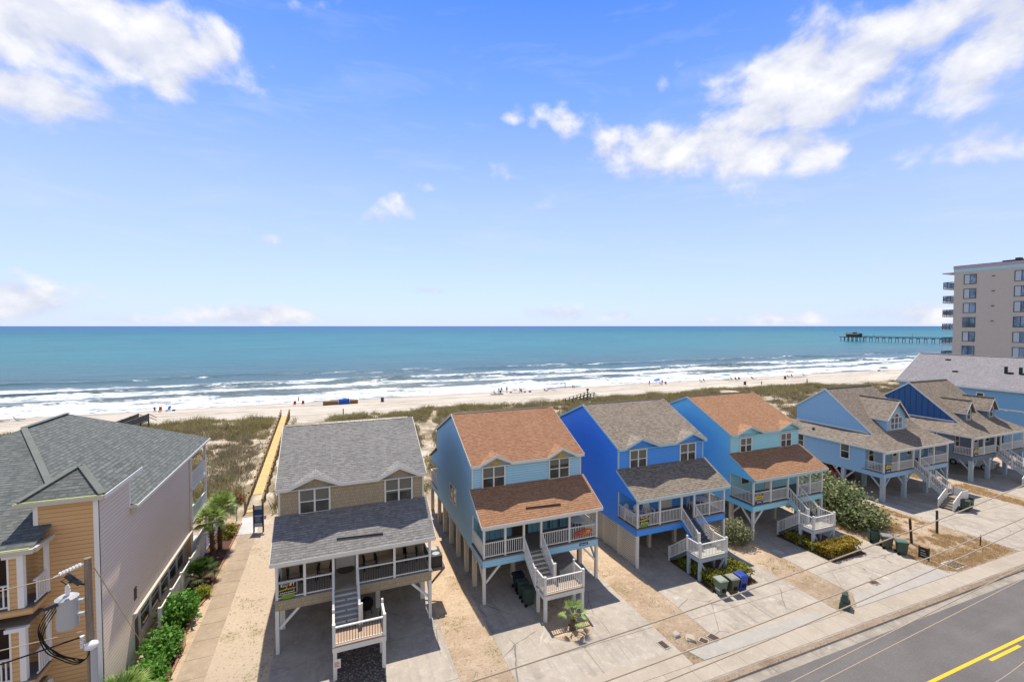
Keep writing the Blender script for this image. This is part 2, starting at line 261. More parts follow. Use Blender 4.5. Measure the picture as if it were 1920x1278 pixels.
# sea
m, t = newmat('sea', (.05, .25, .3), .2, .5); p = t.pos(); X, Y, Z = t.xyz(p)
dist = t.math('SUBTRACT', Y, 128.)
nw = t.noise(t.map(p, scale=(.010, .035, 1)), 1., 6, .6, .2)
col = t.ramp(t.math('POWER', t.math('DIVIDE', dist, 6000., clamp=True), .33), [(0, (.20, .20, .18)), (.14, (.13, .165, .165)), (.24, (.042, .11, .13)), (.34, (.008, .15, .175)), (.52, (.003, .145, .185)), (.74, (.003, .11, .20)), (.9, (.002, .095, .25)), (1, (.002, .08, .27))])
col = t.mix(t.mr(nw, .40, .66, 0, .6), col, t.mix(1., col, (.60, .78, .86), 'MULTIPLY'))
ws = t.noise(t.map(p, scale=(.035, .22, 1)), 1., 8, .7, .25); col = t.mix(t.mr(ws, .50, .64, 0, .5), col, t.mix(1., col, (.45, .62, .66), 'MULTIPLY')); col = t.mix(t.mr(ws, .46, .34, 0, .4), col, t.mix(1., col, (1.9, 1.5, 1.35), 'MULTIPLY'))  # wave shading put into the colour: dark faces, lighter crests
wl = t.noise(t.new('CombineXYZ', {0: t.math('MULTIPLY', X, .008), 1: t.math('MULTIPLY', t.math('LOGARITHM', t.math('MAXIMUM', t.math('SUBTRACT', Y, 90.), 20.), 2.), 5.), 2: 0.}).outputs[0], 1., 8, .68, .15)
col = t.mix(t.mr(wl, .52, .66, 0, .55), col, t.mix(1., col, (.42, .58, .62), 'MULTIPLY')); col = t.mix(t.mr(wl, .46, .33, 0, .45), col, t.mix(1., col, (2.2, 1.55, 1.35), 'MULTIPLY'))  # longer streaks of dark wave faces and light crests, also painted in
# foam: bands that follow the shore, torn by noise
fy = t.math('ADD', Y, t.math('MULTIPLY', t.math('SUBTRACT', t.noise(t.map(p, scale=(.022, .03, 1)), 1., 5, .6), .5), 34))
nf = t.noise(t.map(p, scale=(.09, .30, 1)), 1., 9, .68, .5); nf2 = t.noise(t.map(p, scale=(.55, .8, 1), loc=(7, 3, 0)), 1., 6, .72, .4)
def band(a, b, c, d): return t.math('MULTIPLY', t.mr(fy, a, b, 0, 1, True), t.mr(fy, c, d, 1, 0, True))
bands = t.math('ADD', t.math('MULTIPLY', band(125, 129, 143, 151), .84), t.math('ADD', t.math('MULTIPLY', band(149, 156, 161, 171), .80), t.math('ADD', t.math('MULTIPLY', band(167, 174, 177, 189), .72), t.math('MULTIPLY', band(193, 203, 204, 212), .34))))
ff = t.math('ADD', bands, t.math('MULTIPLY', t.math('SUBTRACT', nf, .5), 2.7)); ff = t.math('ADD', ff, t.math('MULTIPLY', t.math('SUBTRACT', nf2, .5), 1.7))
foam = t.mr(ff, .40, .84, 0, 1, True)
caps = t.math('MULTIPLY', t.mr(t.noise(t.map(p, scale=(.10, .42, 1), loc=(2, 8, 0)), 1., 8, .72, .3), .665, .72), t.mr(Y, 180, 230, 0, .55)); caps = t.math('MULTIPLY', caps, t.mr(Y, 900, 350, .25, 1))
foam = t.math('MAXIMUM', foam, caps)
col = t.mix(foam, col, t.mix(t.mr(nf2, .35, .65), (.60, .66, .69), (.80, .82, .83)))
t.put(t.b, 'Base Color', col); t.put(t.b, 'Roughness', t.math('MAXIMUM', t.math('MULTIPLY', foam, .8), t.mr(Y, 128, 1500, .28, .42))); t.put(t.b, 'Specular IOR Level', t.mr(foam, 0, 1, .13, .05))
h = t.math('ADD', t.math('MULTIPLY', t.noise(t.map(p, scale=(.05, .19, 1)), 1., 6, .6, .2), 2.2), t.math('ADD', t.math('MULTIPLY', t.noise(t.map(p, scale=(.35, 1.0, 1)), 1., 5, .6), .5), t.math('MULTIPLY', foam, .3)))
t.put(t.b, 'Normal', t.bump(h, .55, 1.0))
# leaves: every leaf is its own island
def leaf(name, cols, rough=.55, patch=None):
    m, t = newmat(name, cols[0], rough, .3); r = t.rand()
    n = len(cols); c = t.ramp(r, [(i / (n - 1), cc) for i, cc in enumerate(cols)])
    if patch:
        pn = t.noise(t.pos(), .34, 5, .65, .3); c = t.mix(t.mr(pn, .44, .60, 0, .8), c, patch[0]); c = t.mix(t.mr(t.noise(t.map(t.pos(), loc=(4, 9, 0)), .8, 4, .6), .52, .66, 0, .7), c, patch[1])
    t.put(t.b, 'Base Color', c)
    tr = t.new('BsdfTranslucent', {'Color': c}); mx = t.new('MixShader', {0: .28}); t.l.new(t.b.outputs[0], mx.inputs[1]); t.l.new(tr.outputs[0], mx.inputs[2]); t.l.new(mx.outputs[0], t.n['Material Output'].inputs[0])
    return m
leaf('leaf_bright', [(.05, .14, .02), (.10, .26, .03), (.16, .36, .05), (.07, .2, .02)]); leaf('leaf_palm', [(.13, .22, .04), (.24, .37, .08), (.37, .48, .15), (.48, .52, .24)]); leaf('leaf_pale', [(.10, .12, .05), (.22, .24, .11), (.36, .37, .2), (.14, .17, .07), (.46, .45, .3)])
leaf('leaf_bush', [(.04, .065, .02), (.09, .13, .04), (.19, .23, .085), (.40, .41, .20), (.10, .13, .05), (.44, .45, .24)]); leaf('leaf_hedge', [(.07, .10, .012), (.18, .20, .02), (.32, .31, .03), (.40, .34, .04)]); leaf('leaf_hedge_gold', [(.13, .12, .015), (.32, .22, .03), (.50, .33, .05), (.40, .36, .05)])
leaf('leaf_yellow', [(.34, .36, .03), (.22, .30, .03), (.44, .40, .05)]); leaf('leaf_orange', [(.38, .13, .04), (.30, .17, .06), (.22, .2, .06)]); leaf('leaf_green_dark', [(.03, .06, .015), (.06, .12, .025), (.10, .17, .04)])
leaf('dune_blade', [(.22, .21, .065), (.33, .30, .12), (.45, .38, .19), (.26, .25, .08), (.52, .44, .26)], patch=((.36, .28, .16), (.15, .17, .05))); leaf('dune_scrub', [(.20, .155, .10), (.30, .235, .155), (.38, .30, .20), (.24, .21, .11), (.46, .38, .27)], patch=((.30, .29, .15), (.15, .115, .085))); leaf('dry_grass', [(.52, .36, .17), (.62, .46, .25), (.44, .28, .12), (.68, .54, .34)]); leaf('sparse_green', [(.14, .16, .03), (.24, .25, .06), (.34, .30, .11)])
paint('roof_cap', (.185, .205, .195), .9, .1, .4)
# ------------------------------------------------------------------ mesh helpers
def auto_uv(me):
    n = len(me.loops)
    if not n: return
    uvl = me.uv_layers.new(name='UVMap')
    co = np.empty(len(me.vertices) * 3, np.float32); me.vertices.foreach_get('co', co); co = co.reshape(-1, 3)
    li = np.empty(n, np.int32); me.loops.foreach_get('vertex_index', li)
    pn = np.empty(len(me.polygons) * 3, np.float32); me.polygons.foreach_get('normal', pn); pn = pn.reshape(-1, 3)
    ls = np.empty(len(me.polygons), np.int32); me.polygons.foreach_get('loop_total', ls)
    nn = np.repeat(pn, ls, axis=0); P = co[li]
    h = np.stack([-nn[:, 1], nn[:, 0], np.zeros(n)], 1); L = np.linalg.norm(h, axis=1)
    flat = L < 1e-3; h[flat] = (1, 0, 0); L[flat] = 1; h /= L[:, None]
    v = np.cross(nn, h)
    me.uv_layers['UVMap'].data.foreach_set('uv', np.stack([(P * h).sum(1), (P * v).sum(1)], 1).astype(np.float32).ravel())

def put(name, me, m, parent=None, loc=None):
    o = bpy.data.objects.new(name, me); C.objects.link(o)
    for x in (m if isinstance(m, (list, tuple)) else [m]): me.materials.append(MATS[x] if isinstance(x, str) else x)
    if parent: o.parent = parent
    if loc is not None: o.location = loc
    return o
def tag(o, label=None, cat=None, group=None, kind=None):
    if label: o['label'] = label
    if cat: o['category'] = cat
    if group: o['group'] = group
    if kind: o['kind'] = kind
    return o
def thing(name, label, cat, loc=(0, 0, 0), rz=0., group=None):
    o = bpy.data.objects.new(name, None); C.objects.link(o); o.location = loc; o.rotation_euler = (0, 0, rz); o.empty_display_size = .3
    return tag(o, label, cat, group)
KIDS = {}
def copy_tree(o, loc=None, rz=None, label=None, group=None, parent=None):
    c = o.copy(); C.objects.link(c)
    if parent: c.parent = parent
    else:
        if loc is not None: c.location = loc
        if rz is not None: c.rotation_euler = (0, 0, rz)
        if label: c['label'] = label
        if group: c['group'] = group
    for ch in list(o.children): copy_tree(ch, parent=c)
    return c

class MB:
    def __init__(s): s.v = []; s.f = []; s.m = []; s.cm = 0
    def add(s, vs, fs):
        b = len(s.v); s.v += [tuple(x) for x in vs]; s.f += [tuple(b + i for i in f) for f in fs]; s.m += [s.cm] * len(fs); return s
    def mat(s, i): s.cm = i; return s
    def box(s, x0, y0, z0, x1, y1, z1):
        if x0 > x1: x0, x1 = x1, x0
        if y0 > y1: y0, y1 = y1, y0
        if z0 > z1: z0, z1 = z1, z0
        return s.add([(x0, y0, z0), (x1, y0, z0), (x1, y1, z0), (x0, y1, z0), (x0, y0, z1), (x1, y0, z1), (x1, y1, z1), (x0, y1, z1)],
                     [(0, 3, 2, 1), (4, 5, 6, 7), (0, 1, 5, 4), (1, 2, 6, 5), (2, 3, 7, 6), (3, 0, 4, 7)])
    def abox(s, o, u, v, n, a0, b0, c0, a1, b1, c1):            # a box in a local frame (u, v, n)
        o, u, v, n = V(o), V(u), V(v), V(n)
        P = [o + u * a + v * b + n * c for (a, b, c) in ((a0, b0, c0), (a1, b0, c0), (a1, b1, c0), (a0, b1, c0), (a0, b0, c1), (a1, b0, c1), (a1, b1, c1), (a0, b1, c1))]
        F = [(0, 3, 2, 1), (4, 5, 6, 7), (0, 1, 5, 4), (1, 2, 6, 5), (2, 3, 7, 6), (3, 0, 4, 7)]
        if u.cross(v).dot(n) < 0: F = [f[::-1] for f in F]
        return s.add(P, F)
    def beam(s, p, q, w, h=None, up=(0, 0, 1)):
        p, q = V(p), V(q); d = (q - p); L = d.length; d.normalize(); h = h or w
        up = V(up); r = d.cross(up)
        if r.length < 1e-4: r = V((1, 0, 0))
        r.normalize(); uu = r.cross(d)
        return s.abox(p, r, uu, -d, -w / 2, -h / 2, 0, w / 2, h / 2, -L)
    def prism(s, poly, ext):
        P = [V(p) for p in poly]; e = V(ext); n = len(P)
        nor = V((0, 0, 0))
        for i in range(n): nor += (P[i] - P[0]).cross(P[(i + 1) % n] - P[0])
        if nor.dot(e) > 0: P = P[::-1]
        vs = P + [p + e for p in P]
        fs = [tuple(range(n)), tuple(range(2 * n - 1, n - 1, -1))]
        for i in range(n): j = (i + 1) % n; fs.append((j, i, n + i, n + j))
        return s.add(vs, fs)
    def cyl(s, p, q, r0, r1=None, n=10, cap=True):
        p, q = V(p), V(q); r1 = r0 if r1 is None else r1; d = (q - p).normalized()
        a = d.orthogonal().normalized(); b = d.cross(a)
        vs = []
        for c, r in ((p, r0), (q, r1)):
            for i in range(n): t = 2 * pi * i / n; vs.append(c + a * (r * cos(t)) + b * (r * sin(t)))
        fs = [(i, (i + 1) % n, n + (i + 1) % n, n + i) for i in range(n)]
        if cap: fs += [tuple(range(n - 1, -1, -1)), tuple(range(n, 2 * n))]
        return s.add(vs, fs)
    def tube(s, pts, r, n=6):
        pts = [V(p) for p in pts]; vs = []; fs = []
        for k, p in enumerate(pts):
            d = (pts[min(k + 1, len(pts) - 1)] - pts[max(k - 1, 0)]).normalized()
            ref = V((0, 0, 1)) if abs(d.z) < .9 else V((1, 0, 0))
            a = d.cross(ref).normalized(); b = d.cross(a)
            rr = r[k] if hasattr(r, '__len__') else r
            vs += [p + a * (rr * cos(2 * pi * i / n)) + b * (rr * sin(2 * pi * i / n)) for i in range(n)]
        for k in range(len(pts) - 1):
            for i in range(n): fs.append((k * n + i, k * n + (i + 1) % n, (k + 1) * n + (i + 1) % n, (k + 1) * n + i))
        fs += [tuple(range(n - 1, -1, -1)), tuple(range((len(pts) - 1) * n, len(pts) * n))]
        return s.add(vs, fs)
    def lathe(s, c, prof, n=14):                                 # prof: (radius, z)
        c = V(c); vs = []; fs = []
        for r, z in prof: vs += [c + V((r * cos(2 * pi * i / n), r * sin(2 * pi * i / n), z)) for i in range(n)]
        for k in range(len(prof) - 1):
            for i in range(n): fs.append((k * n + i, k * n + (i + 1) % n, (k + 1) * n + (i + 1) % n, (k + 1) * n + i))
        fs += [tuple(range(n - 1, -1, -1)), tuple(range((len(prof) - 1) * n, len(prof) * n))]
        return s.add(vs, fs)
    def loft(s, rings):
        n = len(rings[0]); vs = [p for r in rings for p in r]; fs = []
        for k in range(len(rings) - 1):
            for i in range(n): fs.append((k * n + i, k * n + (i + 1) % n, (k + 1) * n + (i + 1) % n, (k + 1) * n + i))
        fs += [tuple(range(n - 1, -1, -1)), tuple(range((len(rings) - 1) * n, len(rings) * n))]
        return s.add(vs, fs)
    def build(s, name, m, parent=None, smooth=False, bevel=0., loc=None):
        me = bpy.data.meshes.new(name); me.from_pydata(s.v, [], s.f); me.update()
        if any(s.m): me.polygons.foreach_set('material_index', s.m)
        auto_uv(me)
        if smooth: me.polygons.foreach_set('use_smooth', [True] * len(me.polygons))
        o = put(name, me, m, parent, loc)
        if bevel:
            b = o.modifiers.new('bevel', 'BEVEL'); b.width = bevel; b.segments = 2; b.limit_method = 'ANGLE'
        return o

def rail_bm(mb, p, q, h=.95, gap=.13, bal=.032, top=.085, low=.1):
    p, q = V(p), V(q); d = q - p; L = d.length; hz = V((d.x, d.y, 0)); n = max(1, int(hz.length / gap))
    mb.beam(p + V((0, 0, h)), q + V((0, 0, h)), top, .05); mb.beam(p + V((0, 0, low)), q + V((0, 0, low)), .05, .06)
    for i in range(1, n):
        a = p + d * (i / n); mb.box(a.x - bal / 2, a.y - bal / 2, a.z + low, a.x + bal / 2, a.y + bal / 2, a.z + h - .02)
    return mb
def railing(parent, p, q, h=.95, m='white_paint', name='railing', **k): return rail_bm(MB(), p, q, h, **k).build(name, m, parent)
def bx(parent, name, m, *b, bevel=0.): return MB().box(*b).build(name, m, parent, bevel=bevel)

def window(parent, o, u, n, w, h, m='white_paint', split=2, sash=True, trim=.1, glass='glass', blind=0.):
    """o = lower left corner on the wall, u along the wall, n outwards"""
    u, n, v = V(u), V(n), V((0, 0, 1)); o = V(o); f = MB()
    f.abox(o, u, v, n, -trim, -trim, 0, w + trim, 0, .06); f.abox(o, u, v, n, -trim, h, 0, w + trim, h + trim, .06)
    f.abox(o, u, v, n, -trim, 0, 0, 0, h, .06); f.abox(o, u, v, n, w, 0, 0, w + trim, h, .06)
    for i in range(1, split): f.abox(o, u, v, n, w * i / split - .05, 0, .004, w * i / split + .05, h, .052)
    if sash:
        for i in range(split):
            a = w * i / split + (.05 if i else 0); b = w * (i + 1) / split - (.05 if i < split - 1 else 0)
            f.abox(o, u, v, n, a, h * .5 - .03, .004, b, h * .5 + .03, .045)
    fo = f.build('window', m, parent)
    g = MB().abox(o, u, v, n, 0, 0, -.05, w, h, .012).build('pane', glass, fo)
    if blind: MB().abox(o, u, v, n, .03, h * (1 - blind), .013, w - .03, h - .02, .018).build('blind', 'blind', fo)
    return fo
def door(parent, o, u, n, w=.9, h=2.05, m='door_white', glass=True):
    u, n, v = V(u), V(n), V((0, 0, 1)); d = MB()
    d.abox(o, u, v, n, -.09, 0, 0, 0, h + .09, .06).abox(o, u, v, n, w, 0, 0, w + .09, h + .09, .06).abox(o, u, v, n, 0, h, 0, w, h + .09, .06).abox(o, u, v, n, 0, 0, 0, w, h, .03)
    do = d.build('door', m, parent)
    if glass: MB().abox(o, u, v, n, w * .22, h * .34, .031, w * .78, h * .9, .04).build('pane', 'glass', do)
    MB().abox(o, u, v, n, w * .88, h * .45, .031, w * .93, h * .49, .09).build('handle', 'grey_metal', do)
    return do
def text_mesh(name, s, size, m, parent, loc, rot, extr=.006, shear=0., sx=1.):
    cu = bpy.data.curves.new(name, 'FONT'); cu.body = s; cu.size = size; cu.extrude = extr; cu.align_x = 'CENTER'; cu.align_y = 'CENTER'; cu.shear = shear; cu.resolution_u = 2
    tmp = bpy.data.objects.new('tmp', cu); C.objects.link(tmp)
    dg = bpy.context.evaluated_depsgraph_get(); me = bpy.data.meshes.new_from_object(tmp.evaluated_get(dg)); bpy.data.objects.remove(tmp)
    me.transform(Matrix.Diagonal((sx, 1, 1, 1)))
    o = put(name, me, m, parent, loc); o.rotation_euler = rot
    return o

# ------------------------------------------------------------------ foliage
def leaf_mesh(name, pts, size, m, parent=None, loc=None, aspect=.55, up=.4, jit=.35):
    """one small bent quad per point, random orientation"""
    n = len(pts); pts = np.asarray(pts, float)
    nr = rng.normal(size=(n, 3)); nr[:, 2] = np.abs(nr[:, 2]) + up; nr /= np.linalg.norm(nr, axis=1)[:, None]
    a = np.cross(nr, rng.normal(size=(n, 3))); a /= np.linalg.norm(a, axis=1)[:, None]; b = np.cross(nr, a)
    sz = size * (1 + jit * rng.uniform(-1, 1, n))[:, None]
    q = np.stack([pts - a * sz, pts - b * sz * aspect, pts + a * sz, pts + b * sz * aspect], 1).reshape(-1, 3)
    me = bpy.data.meshes.new(name); me.vertices.add(4 * n); me.vertices.foreach_set('co', q.astype(np.float32).ravel())
    me.loops.add(4 * n); me.loops.foreach_set('vertex_index', np.arange(4 * n, dtype=np.int32)); me.polygons.add(n)
    me.polygons.foreach_set('loop_start', np.arange(0, 4 * n, 4, dtype=np.int32)); me.update(calc_edges=True); me.validate()
    return put(name, me, m, parent, loc)
def blob_points(ells, n, shell=.45, clump=.21, zmin=.02):
    vol = np.array([e[3] * e[4] * e[5] for e in ells]) ** .67; vol /= vol.sum(); out = []
    for e, k in zip(ells, vol):
        k = int(n * k); nc = max(8, k // 14)
        d = rng.normal(size=(nc, 3)); d /= np.linalg.norm(d, axis=1)[:, None]
        r = rng.uniform(shell, 1.06, nc) ** .6
        c = d * r[:, None]
        pts = c[rng.integers(0, nc, k)] + rng.normal(size=(k, 3)) * clump
        pts = pts * np.array(e[3:6]) + np.array(e[:3]); out.append(pts[pts[:, 2] > zmin])
    return np.concatenate(out)
def shrub(name, label, cat, loc, ells, n, size, m, group=None, stems=5):
    root = thing(name, label, cat, loc, 0, group)
    leaf_mesh('foliage', blob_points(ells, n), size, m, root)
    mb = MB(); e = ells[0]
    for i in range(stems):
        a = 2 * pi * i / stems + .3; mb.tube([(e[0] + .08 * cos(a), e[1] + .08 * sin(a), 0), (e[0] + .3 * e[3] * cos(a), e[1] + .3 * e[4] * sin(a), e[2] * .6), (e[0] + .6 * e[3] * cos(a), e[1] + .6 * e[4] * sin(a), e[2] * 1.15)], [.05, .035, .012], 5)
    mb.build('stem', 'trunk_brown', root)
    return root
def fan_frond(mb, base, az, el, L, fan=.75, n=15, droop=.35, w=.035):
    b = V(base); d = V((cos(az) * cos(el), sin(az) * cos(el), sin(el))); tip = b + d * L
    side = d.cross(V((0, 0, 1))).normalized(); upv = side.cross(d).normalized()
    mb.beam(b, tip, .022, .018)
    for i in range(n):
        t = (i / (n - 1) - .5) * 2.5; l = fan * (1 - .22 * abs(t) / 1.25)
        e = (d * cos(t) + side * sin(t)).normalized(); p = e.cross(upv).normalized() * w
        m1 = tip + e * l * .55 + upv * .02 - V((0, 0, droop * l * .12)); m2 = tip + e * l - V((0, 0, droop * l * (.5 + .3 * random.random())))
        mb.add([tip - p * .3, tip + p * .3, m1 + p, m1 - p], [(0, 1, 2, 3)]); k = len(mb.v)
        mb.add([m1 - p, m1 + p, m2], [(0, 1, 2)])
def palm(name, label, loc, h, r=.16, fronds=34, L=.75, fan=.8, m='leaf_palm', lean=(0, 0), group=None, cat='palm tree', elr=(-.75, 1.35), lw=.032):
    root = thing(name, label, cat, loc, 0, group); tb = MB(); pts = []; rr = []
    for i in range(9):
        k = i / 8; pts.append((lean[0] * k * k, lean[1] * k * k, h * k)); rr.append(r * (1.15 - .25 * k + .10 * (i % 2)))
    tb.tube(pts, rr, 10)
    for i in range(int(h * 22) + 6):                             # old leaf bases
        k = random.uniform(.15, .97); a = random.uniform(0, 2 * pi); c = V((lean[0] * k * k, lean[1] * k * k, h * k)); d = V((cos(a), sin(a), .9))
        tb.beam(c + V((cos(a), sin(a), 0)) * r * .8, c + V((cos(a), sin(a), 0)) * r * .8 + d * .13, .07, .03)
    tb.build('trunk', 'trunk_brown', root); fb = MB(); top = V((lean[0], lean[1], h))
    for i in range(fronds):
        az = i * 2.39996 + random.uniform(-.2, .2); el = elr[0] + (elr[1] - elr[0]) * ((i + .5) / fronds) ** .75
        fan_frond(fb, top + V((0, 0, .05)), az, el, L * random.uniform(.8, 1.15), fan * random.uniform(.85, 1.1), droop=.45 if el < .5 else .2, w=lw)
    fb.build('crown', m, root)
    return root
def blades(name, pts, h, w, m, label=None, kind='stuff', n=7, spread=.35, lean=.5):
    """tufts of grass: n narrow triangles per point"""
    P = np.repeat(np.asarray(pts, float), n, axis=0); N = len(P)
    hh = (np.repeat(h, n) if hasattr(h, '__len__') else np.full(N, h)) * rng.uniform(.55, 1.15, N)
    a = rng.uniform(0, 2 * pi, N); rad = spread * np.sqrt(rng.uniform(0, 1, N)); base = P + np.stack([rad * np.cos(a), rad * np.sin(a), np.zeros(N)], 1)
    b = rng.uniform(0, 2 * pi, N); ln = lean * rng.uniform(.2, 1, N) * hh; tip = base + np.stack([ln * np.cos(b), ln * np.sin(b), hh], 1)
    c = rng.uniform(0, 2 * pi, N); s = np.stack([np.cos(c), np.sin(c), np.zeros(N)], 1) * w * .5
    q = np.stack([base - s, base + s, tip + s * .25, tip - s * .25], 1).reshape(-1, 3)
    me = bpy.data.meshes.new(name); me.vertices.add(4 * N); me.vertices.foreach_set('co', q.astype(np.float32).ravel())
    me.loops.add(4 * N); me.loops.foreach_set('vertex_index', np.arange(4 * N, dtype=np.int32)); me.polygons.add(N)
    me.polygons.foreach_set('loop_start', np.arange(0, 4 * N, 4, dtype=np.int32)); me.update(calc_edges=True); me.validate()
    o = put(name, me, m)
    return tag(o, label, 'grass', None, kind)
# ------------------------------------------------------------------ the setting
def gz(x, y):
    if y < 16.62: return -.32
    if y < 47: return 0.
    n = mnoise.noise(V((x * .13, y * .13, 0))) * .5 + mnoise.noise(V((x * .4, y * .4, 3))) * .16
    k = min(1, (y - 47) / 5); ridge = max(0, 1 - abs(y - 86) / 9) * .35
    if y < 92: return k * (.18 + n + ridge)
    if y < 105: s = (y - 92) / 13; return (.18 + n + max(0, 1 - abs(y - 86) / 9) * .35) * (1 - s) + s * (-.55)
    if y < 128: return -.55 - (y - 105) / 23 * 1.45 + .05 * mnoise.noise(V((x * .2, y * .4, 1)))
    return -2.0 - (y - 128) * .07
def grid(name, xs, ys, fz, m, kind='structure', smooth=True):
    nx, ny = len(xs), len(ys); vs = [(x, y, fz(x, y)) for y in ys for x in xs]
    fs = [(j * nx + i, j * nx + i + 1, (j + 1) * nx + i + 1, (j + 1) * nx + i) for j in range(ny - 1) for i in range(nx - 1)]
    me = bpy.data.meshes.new(name); me.from_pydata(vs, [], fs); me.update(); auto_uv(me)
    if smooth: me.polygons.foreach_set('use_smooth', [True] * len(fs))
    return tag(put(name, me, m), kind=kind)
xs = [-500, -300, -200, -150] + [-120 + 1.6 * i for i in range(201)] + [220, 260, 320, 420, 600, 900, 1500, 2500]
ys = [-80, -30, 0, 16.6, 16.64, 30, 47] + [47 + 1.3 * (i + 1) for i in range(62)] + [131, 135, 145, 160, 200]
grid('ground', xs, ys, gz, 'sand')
def sheet(name, poly, z, m, th=None):
    mb = MB()
    if th: mb.prism([(x, y, z) for x, y in poly], (0, 0, -th))
    else: mb.add([(x, y, z) for x, y in poly], [tuple(range(len(poly)))])
    return tag(mb.build(name, m), kind='structure')
def rect(x0, y0, x1, y1): return [(x0, y0), (x1, y0), (x1, y1), (x0, y1)]
def wob(x0, y0, x1, y1, n=14, a=.10, sd=0):
    """a slab outline whose long sides wander a little, where sand has crept over the concrete"""
    L = [(x0 + a * mnoise.noise(V((sd, y0 + (y1 - y0) * i / n, 0))), y0 + (y1 - y0) * i / n) for i in range(n + 1)]
    Rr = [(x1 + a * mnoise.noise(V((sd + 9, y0 + (y1 - y0) * i / n, 0))), y0 + (y1 - y0) * i / n) for i in range(n + 1)]
    return L[::-1] + Rr
sheet('road', rect(-400, -12, 900, 16.08), -.15, 'asphalt')
mk = MB(); mk.box(-300, 12.86, -.15, 600, 13.02, -.144)
for i in range(-30, 60): mk.box(32.2 + i * 12, 12.58, -.15, 35.2 + i * 12, 12.74, -.144)
tag(mk.build('road_marking', 'road_yellow'), kind='structure')
# rolled kerb and gutter: one profile swept along the street
pr = [(16.08, -.15), (16.45, -.165), (16.56, -.15), (16.66, -.05), (16.76, -.005), (16.95, .004), (16.95, -.4), (16.08, -.4)]
kb = MB()
xk = [-300] + [-40 + 3.05 * i for i in range(90)] + [600]
for a, b in zip(xk[:-1], xk[1:]): kb.prism([(a + .008, y, z) for y, z in pr], (b - a - .016, 0, 0))
tag(kb.build('kerb', 'concrete_kerb'), kind='structure')
sw = MB()
for i in range(-30, 80): sw.box(i * 1.53 + .006, 16.955, -.1, i * 1.53 + 1.524, 18.02, .012)
tag(sw.build('sidewalk', 'concrete_walk'), kind='structure')
# driveways: slabs with open joints
def drive(x0, x1, y1, ys, sd, y0=18.03, mid=None):
    mb = MB(); yy = [y0] + ys + [y1]
    for a, b in zip(yy[:-1], yy[1:]):
        cols = [x0] + ([mid] if mid else []) + [x1]
        for c, d in zip(cols[:-1], cols[1:]): mb.prism([(x, y, .016) for x, y in wob(c + .012, a + .012, d - .012, b - .012, 8, .05 if not mid else .0, sd + c)], (0, 0, -.1))
    tag(mb.build('driveway', 'concrete_drive'), kind='structure')
drive(-3.1, 5.7, 40.5, [21.6, 25.6, 33], 1, mid=1.3); drive(8.25, 17.25, 40.5, [21.2, 25.7, 33], 2, mid=12.6); drive(19.85, 28.75, 40.5, [20.9, 25.1, 33], 3, mid=24.4); drive(31.5, 40.35, 40.5, [21.5, 26.2, 33], 4, mid=35.9)
drive(49.6, 62.2, 40.5, [23.4, 28.5, 35], 5, mid=55.6); drive(65.4, 78.5, 42, [23.4, 28.5, 35], 6, mid=72)
ap = MB()
for a, b in ((8.2, 17.2), (19.6, 28.6)): ap.box(a, 18.03, .0, b, 19.2, .022)
tag(ap.build('driveway_apron', 'concrete_walk'), kind='structure')
ap = MB(); ap.prism([(30.2, 18.04, .022), (41.2, 18.04, .022), (40.2, 19.25, .022), (31.4, 19.0, .022)], (0, 0, -.03)); ap.prism([(18.0, 18.05, .024), (27.6, 18.05, .024), (27.2, 18.75, .024), (17.6, 19.0, .024)], (0, 0, -.02))
tag(ap.build('pavement_patch', 'concrete_patch'), kind='structure')
pa = MB()
for i in range(0, 19): pa.box(-7.4 + .015 * i * .3, 14 + i * 1.55 + .01, -.1, -6.05, 14 + i * 1.55 + 1.54, .014)
tag(pa.build('path', 'concrete_path'), kind='structure')
sheet('path_landing', [(-7.55, 43.5), (-6.1, 43.5), (-6.15, 48.4), (-7.75, 48.4)], .018, 'concrete_white', .1)
# flower bed beside the tan building, with its brick edge
sheet('flower_bed', [(-9.4, 20), (-7.75, 20), (-7.72, 29), (-7.9, 30), (-8.1, 33), (-7.75, 34), (-7.7, 40), (-7.62, 46), (-9.4, 46)], .02, 'mulch')
ed = MB(); pts = [(-7.72, 20), (-7.68, 29.4), (-7.9, 30.3), (-8.05, 32.6), (-7.72, 33.8), (-7.66, 40), (-7.6, 46)]
for (xa, ya), (xb, yb) in zip(pts[:-1], pts[1:]):
    L = math.hypot(xb - xa, yb - ya); n = max(1, int(L / .21))
    for i in range(n):
        a, b = i / n, (i + .9) / n; ed.beam((xa + (xb - xa) * a, ya + (yb - ya) * a, .045 + .012 * random.random()), (xa + (xb - xa) * b, ya + (yb - ya) * b, .045 + .012 * random.random()), .11, .09)
tag(ed.build('garden_edging', 'brick_edge'), 'low curved edging of reddish bricks between flower bed and tan walkway', 'edging')
sheet('gravel_bed', [(-.05, 21.2), (2.35, 21.4), (2.3, 24.9), (2.2, 26.6), (0, 26.4)], .028, 'pebbles')
sheet('gravel_bed', rect(23.2, 22.3, 26.9, 26.9), .03, 'mulch'); sheet('gravel_bed', rect(34.3, 22.2, 38.2, 26.9), .03, 'mulch')
isl = [(11.5, 26.6), (11.45, 22.9)] + [(12.7 + 1.25 * cos(a), 22.75 + .95 * sin(a)) for a in [pi + pi * i / 10 for i in range(11)]] + [(14.0, 26.6)]
sheet('planting_island', isl, .03, 'sand')
